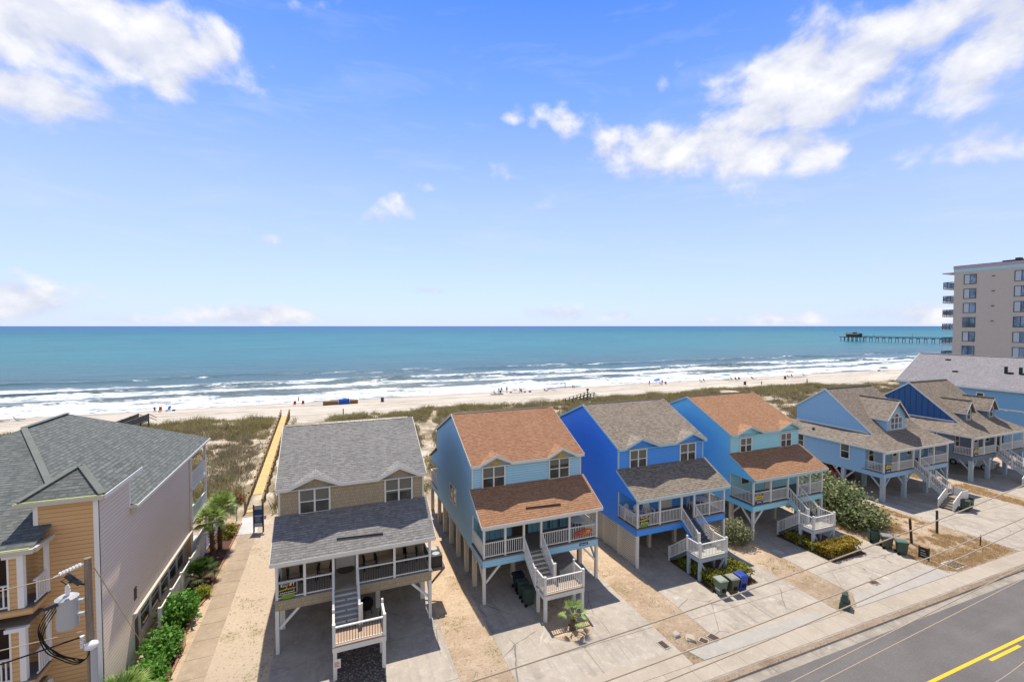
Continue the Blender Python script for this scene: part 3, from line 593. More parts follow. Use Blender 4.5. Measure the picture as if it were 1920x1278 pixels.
# sea: a finely cut nearshore part with real swell and breakers, then a sheet to the horizon
def swell(x, y):
    k = min(1, (y - 124) / 8) * max(0, min(1, (235 - y) / 20)); z = 0.
    wob_ = 9 * mnoise.noise(V((x * .018, 0, 5))) + 3 * mnoise.noise(V((x * .07, y * .02, 2)))
    for yc, hgt, sg in ((150, .85, 3.0), (171, 1.15, 3.4), (203, .9, 4.5), (139, .4, 2.0)):
        d = (y - yc - wob_) / sg; hh = hgt * (.45 + .75 * max(0, mnoise.noise(V((x * .03, yc, 1))) + .35)); z += hh * math.exp(-d * d) if d > 0 else hh * math.exp(-d * d * 2.6)
    z += .10 * mnoise.noise(V((x * .22, y * .35, 0)))
    return -2.0 + k * z
ys = [120 + .9 * i for i in range(140)]
xs = [-140 + 2.4 * i for i in range(110)] + [124 + 4 * i for i in range(80)]
def nearsea(x, y):
    z = swell(x, y)
    return z if 121 < y < 244 and -139 < x < 438 else -2.0
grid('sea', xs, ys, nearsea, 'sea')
Y1 = ys[-1]
fs = MB()
for a, b in ((-1500, -140), (xs[-1], 2500)): fs.add([(a, 118, -2), (b, 118, -2), (b, Y1, -2), (a, Y1, -2)], [(0, 1, 2, 3)])
yl = [Y1, 600, 2000, 8000, 60000]
for a, b in zip(yl[:-1], yl[1:]): fs.add([(-60000, a, -2), (70000, a, -2), (70000, b, -2), (-60000, b, -2)], [(0, 1, 2, 3)])
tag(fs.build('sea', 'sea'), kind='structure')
# ------------------------------------------------------------------ the four tall stilt houses
WD, FL, D, BK = 8.35, 2.9, 2.36, 13.3      # width, floor height, porch depth, rear wall
def tall_house(name, label, X, Y, side, front, roof, porch_roof, eb, wins, posts, stair_x, landing, rail='white', pile='beige_paint', skirt=None, fascia='white_paint', sidewin=None, tread='tread_wood', deckm='deck_tan', lattice=(), porchwall=None, braces=True, strip=True):
    r = thing(name, label, 'house', (X, Y, 0), 0, 'tall stilt houses in a row')
    W_ = WD; skirt = skirt or front
    ye, ze, sl = D - .27, 8.2, .475; yr = 7.5; zr = ze + sl * (yr - ye); bs = .41; yb = BK + .25; zb = zr - bs * (yb - yr)
    # side walls with porch gables
    sd_ = [(D, 2.33), (BK, 2.33), (BK, zr - bs * (BK - yr) - .1), (yr, zr - .1), (D, ze + sl * (D - ye) - .1)]
    for x in (0, W_ - .13):
        mb = MB(); mb.prism([(x, y, z) for y, z in sd_], (.13, 0, 0))
        mb.prism([(x, y, z) for y, z in [(0.06, 4.84), (D, 4.84), (D, 6.45), (.06, 5.12)]], (.13, 0, 0))
        mb.prism([(x, y, z) for y, z in [(BK, 4.9), (16.0, 4.9), (16.0, 5.22), (BK, 6.38)]], (.13, 0, 0))
        mb.box(x, .02, 2.33, x + .13, D, 2.81); mb.box(x, BK, 2.33, x + .13, 16.2, 2.81)
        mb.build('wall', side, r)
    # front wall, upper part follows the eyebrow gables
    prof = [(.131, FL), (W_ - .131, FL), (W_ - .131, ze + .02)]
    for (a, p, b, zp) in reversed(eb): prof += [(b - .05, ze + .02), (p, zp - .06), (a + .05, ze + .02)]
    prof += [(.131, ze + .02)]
    if porchwall:
        MB().prism([(x, D, z) for x, z in prof if z > 5] + [(.131, D, 6.2), (W_ - .131, D, 6.2)][::1], (0, .13, 0)).build('wall', front, r)
        bx(r, 'wall', porchwall, .131, D, FL, W_ - .131, D + .13, 6.2)
    else: MB().prism([(x, D, z) for x, z in prof], (0, .13, 0)).build('wall', front, r)
    bx(r, 'wall', front, .131, BK - .13, 2.33, W_ - .131, BK, zr - bs * (BK - yr) - .15)
    # skirt band under the deck
    MB().box(.0, 0, 2.33, W_, .018, 2.81).build('skirt_band', skirt, r); MB().box(0, 16.2, 2.33, W_, 16.22, 2.81).build('skirt_band', skirt, r)
    # main roof with eyebrows
    rb = MB(); x0, x1 = -.13, W_ + .13; T = (0, 0, -.09)
    pf = [(x0, ye, ze)]; brows = []
    for (a, p, b, zp) in eb:
        yv = ye + (zp - ze) / sl; pf += [(a, ye, ze), (p, yv, zp), (b, ye, ze)]
    pf += [(x1, ye, ze), (x1, yr, zr), (x0, yr, zr)]
    rb.prism(pf, T)
    for (a, p, b, zp) in eb:
        yv = ye + (zp - ze) / sl
        ebm = MB(); ebm.prism([(a, ye, ze), (p, ye, zp), (p, yv, zp)], T); ebm.prism([(b, ye, ze), (p, yv, zp), (p, ye, zp)], T); brows.append(ebm)
    rb.prism([(x0, yr, zr), (x1, yr, zr), (x1, yb, zb), (x0, yb, zb)], T)
    ro = rb.build('roof', roof, r)
    for ebm in brows: ebm.build('eyebrow_gable', roof + '_plain', ro)
    MB().prism([(x0 + .15, yr - .17, zr - .05), (x0 + .15, yr, zr + .045), (x0 + .15, yr + .17, zr - .045)], (x1 - x0 - .5, 0, 0)).build('ridge_cap', 'brown_metal' if 'grey' not in roof else 'dark_metal', ro)
    # fascia along the wavy eave and rake boards
    line = [(x0, ze)]
    for (a, p, b, zp) in eb: line += [(a, ze), (p, zp), (b, ze)]
    line += [(x1, ze)]
    fb = MB()
    for (xa, za), (xb, zb_) in zip(line[:-1], line[1:]):
        fb.prism([(xa, ye - .035, za - .015), (xb, ye - .035, zb_ - .015), (xb, ye - .035, zb_ - .21), (xa, ye - .035, za - .21)], (0, .033, 0))
    for x in (x0 - .027, x1 + .002):
        for (y0_, z0_, y1_, z1_) in ((ye, ze, yr, zr), (yr, zr, yb, zb)):
            fb.prism([(x, y0_, z0_ - .01), (x, y1_, z1_ - .01), (x, y1_, z1_ - .19), (x, y0_, z0_ - .19)], (.025, 0, 0))
    fb.box(x0 + .15, ye, ze - .2, x1 - .15, D, ze - .17)
    for x in (-.012, W_ - .09): fb.box(x, D - .012, 6.5, x + .102, D + .1, ze - .17)
    fb.build('fascia', fascia, r)
    # porch roof
    ps = .55; ya, za = -.34, 5.09
    pr_ = MB().prism([(x0 - .05, ya, za), (x1 + .05, ya, za), (x1 + .05, D - .002, za + ps * (D - ya)), (x0 - .05, D - .002, za + ps * (D - ya))], (0, 0, -.08))
    po = pr_.build('porch_roof', porch_roof, r)
    if strip: MB().beam((3.1, .42, za + ps * .76 + .06), (5.6, .30, za + ps * .64 + .06), .05, .07).build('rain_diverter', 'dark_metal', po)
    fb = MB(); fb.box(x0 - .05, ya - .03, za - .2, x1 + .05, ya - .002, za - .01)
    for x in (x0 - .078, x1 + .052): fb.prism([(x, ya, za - .01), (x, D, za + ps * (D - ya) - .01), (x, D, za + ps * (D - ya) - .17), (x, ya, za - .17)], (.026, 0, 0))
    fb.box(x0, ya, za - .2, x1, .0, za - .175); fb.box(.01, .0, 4.66, W_ - .01, .13, 4.9); fb.build('fascia', fascia, r)
    bx(r, 'ceiling', 'soffit', .132, .132, 4.86, W_ - .132, D - .002, 4.9)
    rr_ = MB().prism([(x0, BK + .001, 6.62), (x1, BK + .001, 6.62), (x1, 16.3, 5.2), (x0, 16.3, 5.2)], (0, 0, -.08)).build('porch_roof', porch_roof, r)
    # decks
    dk = MB()
    dk.box(-.05, -.07, 2.815, W_ + .05, D, FL - .004); dk.build('deck', 'deck_grey' if rail == 'black' else 'deck_dark', r)
    bx(r, 'deck', 'deck_tan', -.05, BK, 2.815, W_ + .05, 16.3, FL)
    bx(r, 'floor', 'underside', .13, .03, 2.36, W_ - .13, 16.1, 2.62)
    # windows and doors
    for (a, z0_, b, z1_) in wins: window(r, (a, D, z0_), (1, 0, 0), (0, -1, 0), b - a, z1_ - z0_, blind=random.choice((.3, .46, .46, .6)))
    if sidewin:
        y0_, z0_, y1_, z1_ = sidewin; window(r, (0, y1_, z0_), (0, -1, 0), (-1, 0, 0), y1_ - y0_, z1_ - z0_)
    # posts, piles, braces
    for x, z0_ in posts: bx(r, 'post', 'white_paint', x - .065, .0, z0_, x + .065, .125, 4.66)
    bx(r, 'post', 'white_paint', .0, D - .02, FL, .10, D + .02, 4.86)
    for x in (.09, W_ - .09): MB().box(x - .09, -.02, 0, x + .09, .16, 2.36).build('pile', 'white_paint' if pile != 'greyblue_paint' else pile, r)
    for x in (.14, W_ - .14):
        for y in (2.28, 4.26, 6.5, 8.71, 10.92, 13.0, 16.0): MB().box(x - .14, y - .14, 0, x + .14, y + .14, 2.36).build('pile', pile, r)
    for x in (2.95, 5.45):
        for y in (2.38, 6.5, 10.92): MB().box(x - .13, y - .13, 0, x + .13, y + .13, 2.36).build('pile', pile, r)
    if braces:
        for p, q in (((.2, .07, 1.35), (1.15, .07, 2.33)), ((W_ - .2, .07, 1.35), (W_ - 1.15, .07, 2.33)), ((.09, .2, 1.35), (.09, 1.15, 2.33)), ((W_ - .09, .2, 1.35), (W_ - .09, 1.15, 2.33)),
                     ((.14, 4.4, 1.5), (.14, 5.2, 2.33)), ((.14, 2.15, 1.5), (.14, 1.35, 2.33)), ((.14, 8.85, 1.5), (.14, 9.65, 2.33)), ((W_ - .14, 2.15, 1.5), (W_ - .14, 1.35, 2.33))):
            MB().beam(p, q, .09, .13).build('brace', 'white_paint' if p[1] < 1 else pile, r)
    # lattice screens between the piles
    for side_ in lattice:
        lb = MB(); x = .02 if side_ == 'l' else W_ - .05; z = .12
        while z < 2.3: lb.box(x, .18, z, x + .03, 13, z + .105); z += .165
        for y in (2.2, 4.3, 6.5, 8.7, 10.9): lb.box(x - .03, y, .1, x, y + .13, 2.33)
        lb.build('slat_screen', 'cream_paint', r)
    # railings
    sx0, sx1 = stair_x; px = sorted(set([x for x, _ in posts])); rz = FL
    rm = 'white_paint'
    def rl(p, q, **k):
        if rail == 'black':
            mb = MB(); P, Q = V(p), V(q); hh = .93
            mb.beam(P + V((0, 0, hh)), Q + V((0, 0, hh)), .11, .06); mb.beam(P + V((0, 0, .1)), Q + V((0, 0, .1)), .05, .06); o = mb.build('railing', rm, r)
            b = MB(); n = int((Q - P).length / .13)
            for i in range(1, n): a = P + (Q - P) * (i / n); b.box(a.x - .014, a.y - .014, a.z + .1, a.x + .014, a.y + .014, a.z + hh - .03)
            b.build('baluster', 'black_rail', o)
        else: railing(r, p, q, m=rm, **k)
    edges = [.09] + [x for x in px if .5 < x < W_ - .5] + [W_ - .09]
    for a, b in zip(edges[:-1], edges[1:]):
        if abs(a - sx0) < .3 and abs(b - sx1) < .3: continue
        rl((a + .06, .06, rz), (b - .06, .06, rz))
    for x in (.06, W_ - .06): rl((x, .12, rz), (x, D - .1, rz)); railing(r, (x, BK + .1, rz), (x, 16.2, rz))
    railing(r, (.06, 16.2, rz), (W_ - .06, 16.2, rz))
    # stairs: first flight towards the street, landing, second flight back under the house
    lz, ly0, ly1, lx0, lx1 = landing['z'], landing['y0'], landing['y1'], landing['x0'], landing['x1']
    n = 8
    tb = MB(); rs = MB()
    for i in range(1, n):
        z = FL - (FL - lz) * i / n; y1_ = ly1 * (i - 1) / (n - 1) - .0; y0_ = ly1 * i / (n - 1)
        tb.box(sx0 + .04, y0_ - .03, z - .035, sx1 - .04, y1_, z); rs.box(sx0 + .04, y1_ - .012, z - .16, sx1 - .04, y1_ - .002, z + .14)
    st = thing_child(r, 'stairs')
    tb.build('tread', tread, st); rs.build('riser', 'white_paint' if tread != 'tread_dark' else 'tread_dark', st)
    if tread == 'tread_grey':
        for i in (1, 3, 5, 7):
            z = FL - (FL - lz) * i / n; y1_ = ly1 * (i - 1) / (n - 1)
            MB().box((sx0 + sx1) / 2 - .035, y1_ - .03, z + .03, (sx0 + sx1) / 2 + .035, y1_ - .013, z + .09).build('riser_lamp', 'black_rail', st)
    sm = 'white_paint' if tread != 'tread_dark' else front
    sb = MB()
    for x in (sx0, sx1 - .05): MB().prism([(x, 0, FL - .02), (x, 0, FL - .34), (x, ly1, lz - .3), (x, ly1, lz)], (.05, 0, 0)).build('stringer', sm, st)
    for x in (sx0 - .02, sx1 + .02):
        rl((x, -.06, FL), (x, ly1, lz + .02), **({} if rail == 'black' else {}))
        bx(r, 'post', 'white_paint', x - .06, ly1 - .06, lz, x + .06, ly1 + .06, lz + 1.12)
    L = MB(); L.box(lx0, ly0, lz - .04, lx1, ly1, lz); L.build('landing', deckm, r)
    fb = MB(); fb.box(lx0 - .02, ly0 - .04, lz - .3, lx1 + .02, ly0, lz - .05).box(lx0 - .02, ly1, lz - .3, lx1 + .02, ly1 + .04, lz - .05).box(lx0 - .04, ly0, lz - .3, lx0 - .001, ly1, lz - .05).box(lx1 + .001, ly0, lz - .3, lx1 + .04, ly1, lz - .05); fb.build('fascia', landing.get('fm', 'white_paint'), r)
    for x in (lx0 + .08, lx1 - .08):
        for y in (ly0 + .08, ly1 - .08): bx(r, 'post', landing.get('pm', 'white_paint'), x - .09, y - .09, 0, x + .09, y + .09, lz - .05)
    for x in (lx0 + .04, lx1 - .04): bx(r, 'post', 'white_paint', x - .075, ly0 - .035, lz, x + .075, ly0 + .115, lz + 1.1)
    rl((lx0 + .1, ly0 + .04, lz), (lx1 - .1, ly0 + .04, lz))
    rl((lx0 + .03, ly0 + .1, lz), (lx0 + .03, ly1, lz)); rl((lx1 - .03, ly0 + .1, lz), (lx1 - .03, ly1, lz))
    right = landing['dir'] == 'r'
    fx0, fx1 = (sx1 + .12, lx1 - .02) if right else (lx0 + .02, sx0 - .12)
    tb = MB(); n2 = 8; yend = ly1 + 1.85
    for i in range(1, n2): z = lz - lz * i / n2; tb.box(fx0 + .04, ly1 + 1.85 * (i - 1) / (n2 - 1), z - .04, fx1 - .04, ly1 + 1.85 * i / (n2 - 1) + .02, z)
    for x in (fx0, fx1 - .05): tb.prism([(x, ly1 + .04, lz - .02), (x, ly1 + .04, lz - .32), (x, yend, -.0), (x, yend, .22)], (.05, 0, 0))
    s2 = thing_child(r, 'stairs'); tb.build('tread', tread if tread != 'tread_grey' else 'tread_grey', s2)
    for x in (fx0, fx1):
        rl((x, ly1, lz), (x, yend, .12)); bx(r, 'post', 'white_paint', x - .06, yend - .06, .0, x + .06, yend + .06, 1.14)
        bx(r, 'post', 'white_paint', x - .055, ly1 - .02, lz, x + .055, ly1 + .1, lz + 1.12)
    if landing.get('brace'):
        for x in (lx0, lx1):
            MB().beam((lx0 + .9 if x == lx0 else lx1 - .9, ly0 + .08, .15), (x + (.15 if x == lx0 else -.15), ly0 + .08, lz - .35), .08, .12).build('brace', 'greyblue_paint', r)
    return r
def thing_child(parent, name):
    o = bpy.data.objects.new(name, None); C.objects.link(o); o.parent = parent; o.empty_display_size = .2
    return o

H1 = tall_house('stilt_house', 'taupe shingled stilt house with grey roof, widest in view, beside the yellow boardwalk', -2.95, 26.75, 'shake_taupe', 'shake_taupe', 'roof_grey', 'roof_grey', [(.50, 1.95, 3.35, 8.80), (5.5, 6.82, 8.05, 8.80)],
    [(1.15, 6.56, 2.69, 7.88), (6.01, 6.54, 7.55, 7.90)], [(.09, FL), (1.45, FL), (2.9, 0.), (4.15, 0.), (6.2, FL), (WD - .09, FL)], (2.9, 4.15), dict(z=1.72, y0=-3.07, y1=-1.75, x0=2.85, x1=5.35, dir='r'), rail='black', tread='tread_grey', pile='white_paint')
H2 = tall_house('stilt_house', 'light blue stilt house with rust shingles and yellow sunbursts over its windows', 8.66, 26.85, 'shaded_side_blue2', 'front_blue2', 'roof_rust', 'roof_copper', [(.42, 1.66, 2.88, 8.78), (5.5, 6.7, 7.92, 8.80)],
    [(.78, 6.5, 2.29, 7.87), (5.8, 6.58, 7.31, 7.9)], [(.09, FL), (1.51, FL), (2.8, FL), (4.04, FL), (6.14, FL), (WD - .09, FL)], (2.8, 4.04), dict(z=1.62, y0=-2.98, y1=-1.8, x0=2.85, x1=5.5, dir='r'), sidewin=(6.55, 3.95, 8.35, 5.1), porchwall='batten_blue2', tread='tread_wood')
H3 = tall_house('stilt_house', 'royal blue stilt house with brown shingles and cream slatted screens between its piles', 20.3, 26.87, 'shaded_side_blue3', 'front_blue3', 'roof_brown', 'roof_brown', [(.42, 2.0, 3.7, 8.86), (5.3, 7.05, 8.42, 8.86)],
    [(1.1, 6.48, 2.55, 7.84), (5.97, 6.54, 7.46, 7.86)], [(.09, FL), (2.06, FL), (4.07, FL), (5.28, FL), (6.77, FL), (WD - .09, FL)], (4.07, 5.28), dict(z=1.6, y0=-3.0, y1=-1.8, x0=2.95, x1=5.4, dir='l', fm='greyblue_paint', pm='greyblue_paint', brace=1), lattice='lr', tread='tread_dark', strip=False, braces=False, fascia='aqua_trim', deckm='cream_paint')
H4 = tall_house('stilt_house', 'turquoise stilt house with orange-brown shingles beside the big green bush', 31.8, 27.0, 'shaded_side_aqua4', 'front_aqua4', 'roof_copper', 'roof_copper', [(.5, 2.12, 3.7, 8.8), (5.55, 7.08, 8.42, 8.8)],
    [(1.16, 6.56, 2.4, 7.7), (6.08, 6.56, 7.34, 7.7)], [(.09, FL), (2.03, FL), (4.05, FL), (5.25, FL), (6.74, FL), (WD - .09, FL)], (4.05, 5.25), dict(z=1.6, y0=-3.0, y1=-1.8, x0=2.95, x1=5.4, dir='l', fm='lightgrey_paint', pm='lightgrey_paint', brace=1), tread='tread_dark', strip=False, fascia='aqua_trim', deckm='cream_paint', skirt='front_aqua4')
F_, B_ = (0, -1, 0), (1, 0, 0)
door(H1, (3.12, D, FL), B_, F_); door(H2, (2.98, D, FL), B_, F_, 1.0, m='door_dark', glass=False); door(H3, (4.15, D, FL), B_, F_); door(H4, (4.2, D, FL), B_, F_)
window(H4, (1.35, D, 3.75), B_, F_, .85, .75, split=1, sash=False)
window(H1, (6.1, D, 3.95), B_, F_, 1.5, .8, split=1, sash=False, m='cream_paint')
for x in (5.7, 6.5): bx(H2, 'wall_lamp', 'black_rail', x, D - .12, 3.0, x + .06, D - .04, 4.3)
# the sunburst ornaments of the light blue house
for xc, zc in ((1.66, 8.04), (6.62, 8.04)):
    sbm = MB(); yy = D - .035
    sbm.prism([(xc + .19 * cos(a), yy, zc + .17 * sin(a)) for a in [pi * i / 10 for i in range(11)]], (0, -.03, 0))
    for k in range(9):
        a = pi * (k + .5) / 9; L = .62 + .12 * sin(a) * (-1) + .32 * abs(cos(a)); L = min(L, .30 + .42 * (1 - .35 * abs(cos(a))) + .15)
        sbm.beam((xc + .2 * cos(a), yy - .015, zc + .18 * sin(a)), (xc + L * cos(a), yy - .015, zc + L * .82 * sin(a) + .01), .055, .02, up=(0, -1, 0))
    sbm.build('sunburst_ornament', 'sun_yellow', H2)
pq = bx(H2, 'house_number_plate', 'sign_blue', 6.9, -.03, 2.52, 7.55, -.001, 2.7)
for a, b in ((6.97, 7.2), (7.26, 7.46)): bx(pq, 'number_stroke', 'sign_white', a, -.036, 2.585, b, -.0301, 2.625)
mb = MB(); mb.box(7.85, D + 5.2, 3.2, 7.86, D + 5.3, 3.3)

# ------------------------------------------------------------------ the two houses with wrap-round roofs
def skirt_house(name, label, X, Y, wall, gable, dormers, floorm, bigdormer):
    r = thing(name, label, 'house', (X, Y, 0), 0, 'stilt houses with wrap-round porch roofs')
    Wd, ins, E, yc, zc, yr, zr, yb, zb = 11.0, 1.5, 5.16, 1.75, 6.22, 6.9, 10.45, 10.3, 8.1
    LEN = 12.5; F = 2.9
    mb = MB()
    mb.box(0, yc, F - .55, .13, LEN, E); mb.box(Wd - .13, yc, F - .55, Wd, LEN, E); mb.box(.13, yc + .3, F, Wd - .13, yc + .43, 5.4)
    mb.box(0.0, 0, F - .55, Wd, .05, F - .08); mb.box(0, .05, F - .55, .05, yc, F - .08); mb.box(Wd - .05, .05, F - .55, Wd, yc, F - .08); mb.build('wall', wall, r)
    for x in (ins, Wd - ins - .12): MB().prism([(x, y, z) for y, z in ((yc, zc - .15), (yr, zr - .1), (yb, zb - .1), (yb, zc - .15))], (.12, 0, 0)).build('gable', gable, r)
    x0, x1, y0 = -.3, Wd + .3, -.3; T = (0, 0, -.09)
    rb = MB()
    a, b = ins - .1, Wd - ins + .1
    rb.prism([(x0, y0, E), (x1, y0, E), (b + .1, yc, zc), (a - .1, yc, zc)], T)
    rb.prism([(a, yc, zc), (b, yc, zc), (b, yr, zr), (a, yr, zr)], T)
    rb.prism([(a, yr, zr), (b, yr, zr), (b, yb + .3, zb - .2), (a, yb + .3, zb - .2)], T)
    rb.prism([(x0, y0, E), (a, yc, zc), (ins + .02, yc, zc), (ins + .02, LEN, zc), (x0, LEN + .3, E)][::1], T)
    rb.prism([(x1, y0, E), (b, yc, zc), (Wd - ins - .02, yc, zc), (Wd - ins - .02, LEN, zc), (x1, LEN + .3, E)], T)
    ro = rb.build('roof', 'roof_brown', r)
    MB().prism([(a + .1, yr - .15, zr - .05), (a + .1, yr, zr + .05), (a + .1, yr + .15, zr - .05)], (b - a - .3, 0, 0)).build('ridge_cap', 'brown_metal', ro)
    fb = MB(); fb.box(x0, y0 - .03, E - .17, x1, y0 - .002, E - .005); fb.box(x0 - .03, y0, E - .17, x0 - .002, LEN, E - .005); fb.box(x1 + .002, y0, E - .17, x1 + .03, LEN, E - .005)
    for x in (a - .03, b + .004):
        fb.prism([(x, yc, zc - .0), (x, yr, zr - .01), (x, yr, zr - .2), (x, yc, zc - .2)], (.026, 0, 0)); fb.prism([(x, yr, zr - .01), (x, yb + .3, zb - .21), (x, yb + .3, zb - .38), (x, yr, zr - .2)], (.026, 0, 0))
    fb.box(x0 + .03, y0, E - .17, x1 - .03, .0, E - .14); fb.box(0, .0, 4.75, Wd, .12, 4.98); fb.box(ins - .03, yc + .6, zc - .02, ins - .002, yb, zc + .16)
    fb.build('fascia', 'white_paint', r)
    def zroof(y): return zc + (zr - zc) * (y - yc) / (yr - yc)
    for (xa, xb, yf, zs, zt) in dormers:
        d = MB(); xm = (xa + xb) / 2; z0 = zroof(yf) - .1
        def yat(z): return yc + (z - zc) * (yr - yc) / (zr - zc)
        d.prism([(xa, yf, z0), (xb, yf, z0), (xb, yf, zs), (xm, yf, zt - .12), (xa, yf, zs)], (0, .12, 0))
        for x in (xa, xb - .1): d.prism([(x, yf + .12, z0), (x, yf + .12, zs), (x, yat(zs), zs)], (.1, 0, 0))
        do = d.build('dormer', wall if bigdormer else 'wall_slate6', r)
        q = MB(); o = .3; yf2 = yf - .3; so = (zt - zs) / (xm - xa); ze_ = zs - o * so
        q.prism([(xa - o, yf2, ze_), (xm, yf2, zt), (xm, yat(zt), zt), (xa - o, yat(ze_), ze_)], (0, 0, -.08)); q.prism([(xm, yf2, zt), (xb + o, yf2, ze_), (xb + o, yat(ze_), ze_), (xm, yat(zt), zt)], (0, 0, -.08))
        q.beam((xm, yf2, zt + .02), (xm, yat(zt) - .2, zt + .02), .22, .05); q.build('dormer_roof', 'roof_brown', do)
        f = MB()
        for s in (-1, 1):
            xe = xm + s * (xm - xa + o); f.prism([(xm, yf2 - .03, zt - .01), (xe, yf2 - .03, ze_ - .01), (xe, yf2 - .03, ze_ - .18), (xm, yf2 - .03, zt - .18)], (0, .028, 0))
            f.box(xe - .014, yf2, ze_ - .16, xe + .014, yat(ze_) - .1, ze_ - .01)
        f.build('fascia', 'white_paint', do)
        if bigdormer:
            w_ = 1.9; h_ = 1.15; zb_ = z0 + .28; wx = xm - w_ / 2
            wo = window(do, (wx, yf, zb_), B_, F_, w_, h_, split=3, sash=True, trim=.07, glass='glass_blue')
            arc = [(xm + .42 * cos(t), yf - .02, zb_ + h_ + .02 + .46 * sin(t)) for t in [pi * i / 12 for i in range(13)]]
            MB().prism(arc, (0, .03, 0)).build('pane', 'glass', wo)
            ab = MB()
            for i in range(12): ab.beam(V(arc[i]) + V((0, -.02, 0)), V(arc[i + 1]) + V((0, -.02, 0)), .09, .06, up=(0, 1, 0))
            ab.build('window_arch', 'white_paint', wo)
        else: window(do, (xm - .33, yf, z0 + .22), B_, F_, .66, 1.15, split=1, trim=.07)
    # porch
    bx(r, 'deck', 'deck_dark', -.04, -.05, F - .075, Wd + .04, yc + .3, F)
    bx(r, 'floor', 'underside', .14, .06, F - .5, Wd - .14, LEN, F - .2)
    bx(r, 'ceiling', 'soffit', .05, .12, 4.98, Wd - .05, yc + .3, 5.02)
    ps = [.08, 2.43, 4.87, 5.97, 8.42, Wd - .08]
    for x in ps: bx(r, 'post', 'white_paint', x - .07, 0, F, x + .07, .13, 4.75)
    for i, (p, q) in enumerate(zip(ps[:-1], ps[1:])):
        if i != 2: railing(r, (p + .06, .06, F), (q - .06, .06, F), h=.9)
    for x in (.06, Wd - .06): railing(r, (x, .1, F), (x, yc - .05, F), h=.9)
    window(r, (0, 4.1, 3.5), (0, -1, 0), (-1, 0, 0), .8, 1.45, split=1); window(r, (0, 9.1, 3.5), (0, -1, 0), (-1, 0, 0), .8, 1.45, split=1)
    door(r, (5.0, yc + .3, F), B_, F_); window(r, (7.6, yc + .3, 3.5), B_, F_, .75, 1.3, split=1); window(r, (1.1, yc + .3, 3.4), B_, F_, .75, 1.4, split=1)
    for x in (.15, 3.6, 7.3, Wd - .15):
        for y in (.15, 3.9, 8.2, 12.2):
            bx(r, 'pile', 'greyblue_paint', x - .17, y - .17, 0, x + .17, y + .17, F - .5)
            if y < 1:
                for s in (-1, 1):
                    if 0 < x + s < Wd: MB().beam((x + s * .15, y, 1.35), (x + s * 1.1, y, F - .55), .1, .14).build('brace', 'greyblue_paint', r)
            if x < 1 or x > 10:
                for s in (-1, 1):
                    if 0 < y + s < LEN: MB().beam((x, y + s * .15, 1.35), (x, y + s * 1.1, F - .55), .1, .14).build('brace', 'greyblue_paint', r)
    # stairs
    sx0, sx1, lz, ly = 4.87, 5.97, .95, -2.75; st = thing_child(r, 'stairs'); tb = MB(); n = 11
    for i in range(1, n): z = F - (F - lz) * i / n; tb.box(sx0 + .04, ly * i / (n - 1) - .03, z - .04, sx1 - .04, ly * (i - 1) / (n - 1), z)
    tb.build('tread', 'tread_wood', st); sb = MB()
    for x in (sx0 - .03, sx1 - .03): MB().prism([(x, 0, F - .02), (x, 0, F - .4), (x, ly, lz - .36), (x, ly, lz)], (.06, 0, 0)).build('stringer', floorm, st)
    for x in (sx0, sx1):
        railing(r, (x, -.05, F), (x, ly, lz), h=.9); bx(r, 'post', 'white_paint', x - .06, ly / 2 - .06, (F + lz) / 2 - .6, x + .06, ly / 2 + .06, (F + lz) / 2 + 1.0)
        bx(r, 'post', 'white_paint', x - .06, ly - .06, lz - .3, x + .06, ly + .06, lz + 1.0)
    l2 = ly - 1.15; bx(r, 'landing', 'tread_wood', sx0, l2, lz - .06, sx1, ly, lz)
    for x in (sx0 + .06, sx1 - .06): bx(r, 'post', 'lightgrey_paint', x - .06, l2, 0, x + .06, l2 + .12, lz - .06)
    tb = MB(); s2 = thing_child(r, 'stairs')
    for i in range(1, 5): z = lz * (1 - i / 5); tb.box(sx0 - .3 * i, l2 + .04, z - .05, sx0 - .3 * (i - 1), ly - .04, z).box(sx0 - .3 * (i - 1) - .02, l2 + .04, z, sx0 - .3 * (i - 1), ly - .04, z + lz / 5 - .05)
    tb.build('tread', 'tread_wood', s2)
    for y in (l2, ly):
        gb = MB(); gb.prism([(sx0, y, lz - .1), (sx0, y, lz + .8), (sx0 - 1.35, y, .85), (sx0 - 1.35, y, -.0), (sx0 - 1.2, y, 0)], (0, .06, 0)); gb.build('stair_side', 'white_paint', r)
    gb = MB(); gb.box(sx0, l2 - .02, lz - .1, sx1, l2 + .04, lz + .8).box(sx1 - .06, l2 + .04, lz - .1, sx1, ly - .02, lz + .8); gb.build('parapet', 'white_paint', r)
    return r
H5 = skirt_house('stilt_house', 'pale blue stilt house with one large arched-window dormer on its brown roof', 50.75, 28.15, 'wall_blue5', 'wall_blue5', [(3.75, 6.95, 1.95, 7.95, 9.6)], 'lightgrey_paint', True)
H6 = skirt_house('stilt_house', 'dark slate stilt house with navy gable and two small dormers', 66.4, 28.15, 'wall_slate6', 'batten_navy', [(2.75, 4.15, 1.95, 7.75, 8.75), (7.6, 9.1, 1.95, 7.75, 8.8)], 'lightgrey_paint', False)
MB().lathe((.55, 7.6, 5.55), [(.09, 0), (.09, .25), (.16, .26), (.16, .3), (.02, .38)]).build('vent_pipe', 'black_rail', H5)
# ------------------------------------------------------------------ tan three-storey building on the left
r = thing('apartment_building', 'tan and orange three-storey building with green shingle roof at the left edge', 'apartment building', (-9.65, 25.25, 0))
EV = 8.35
r.location = (-9.65, 25.25, 0)
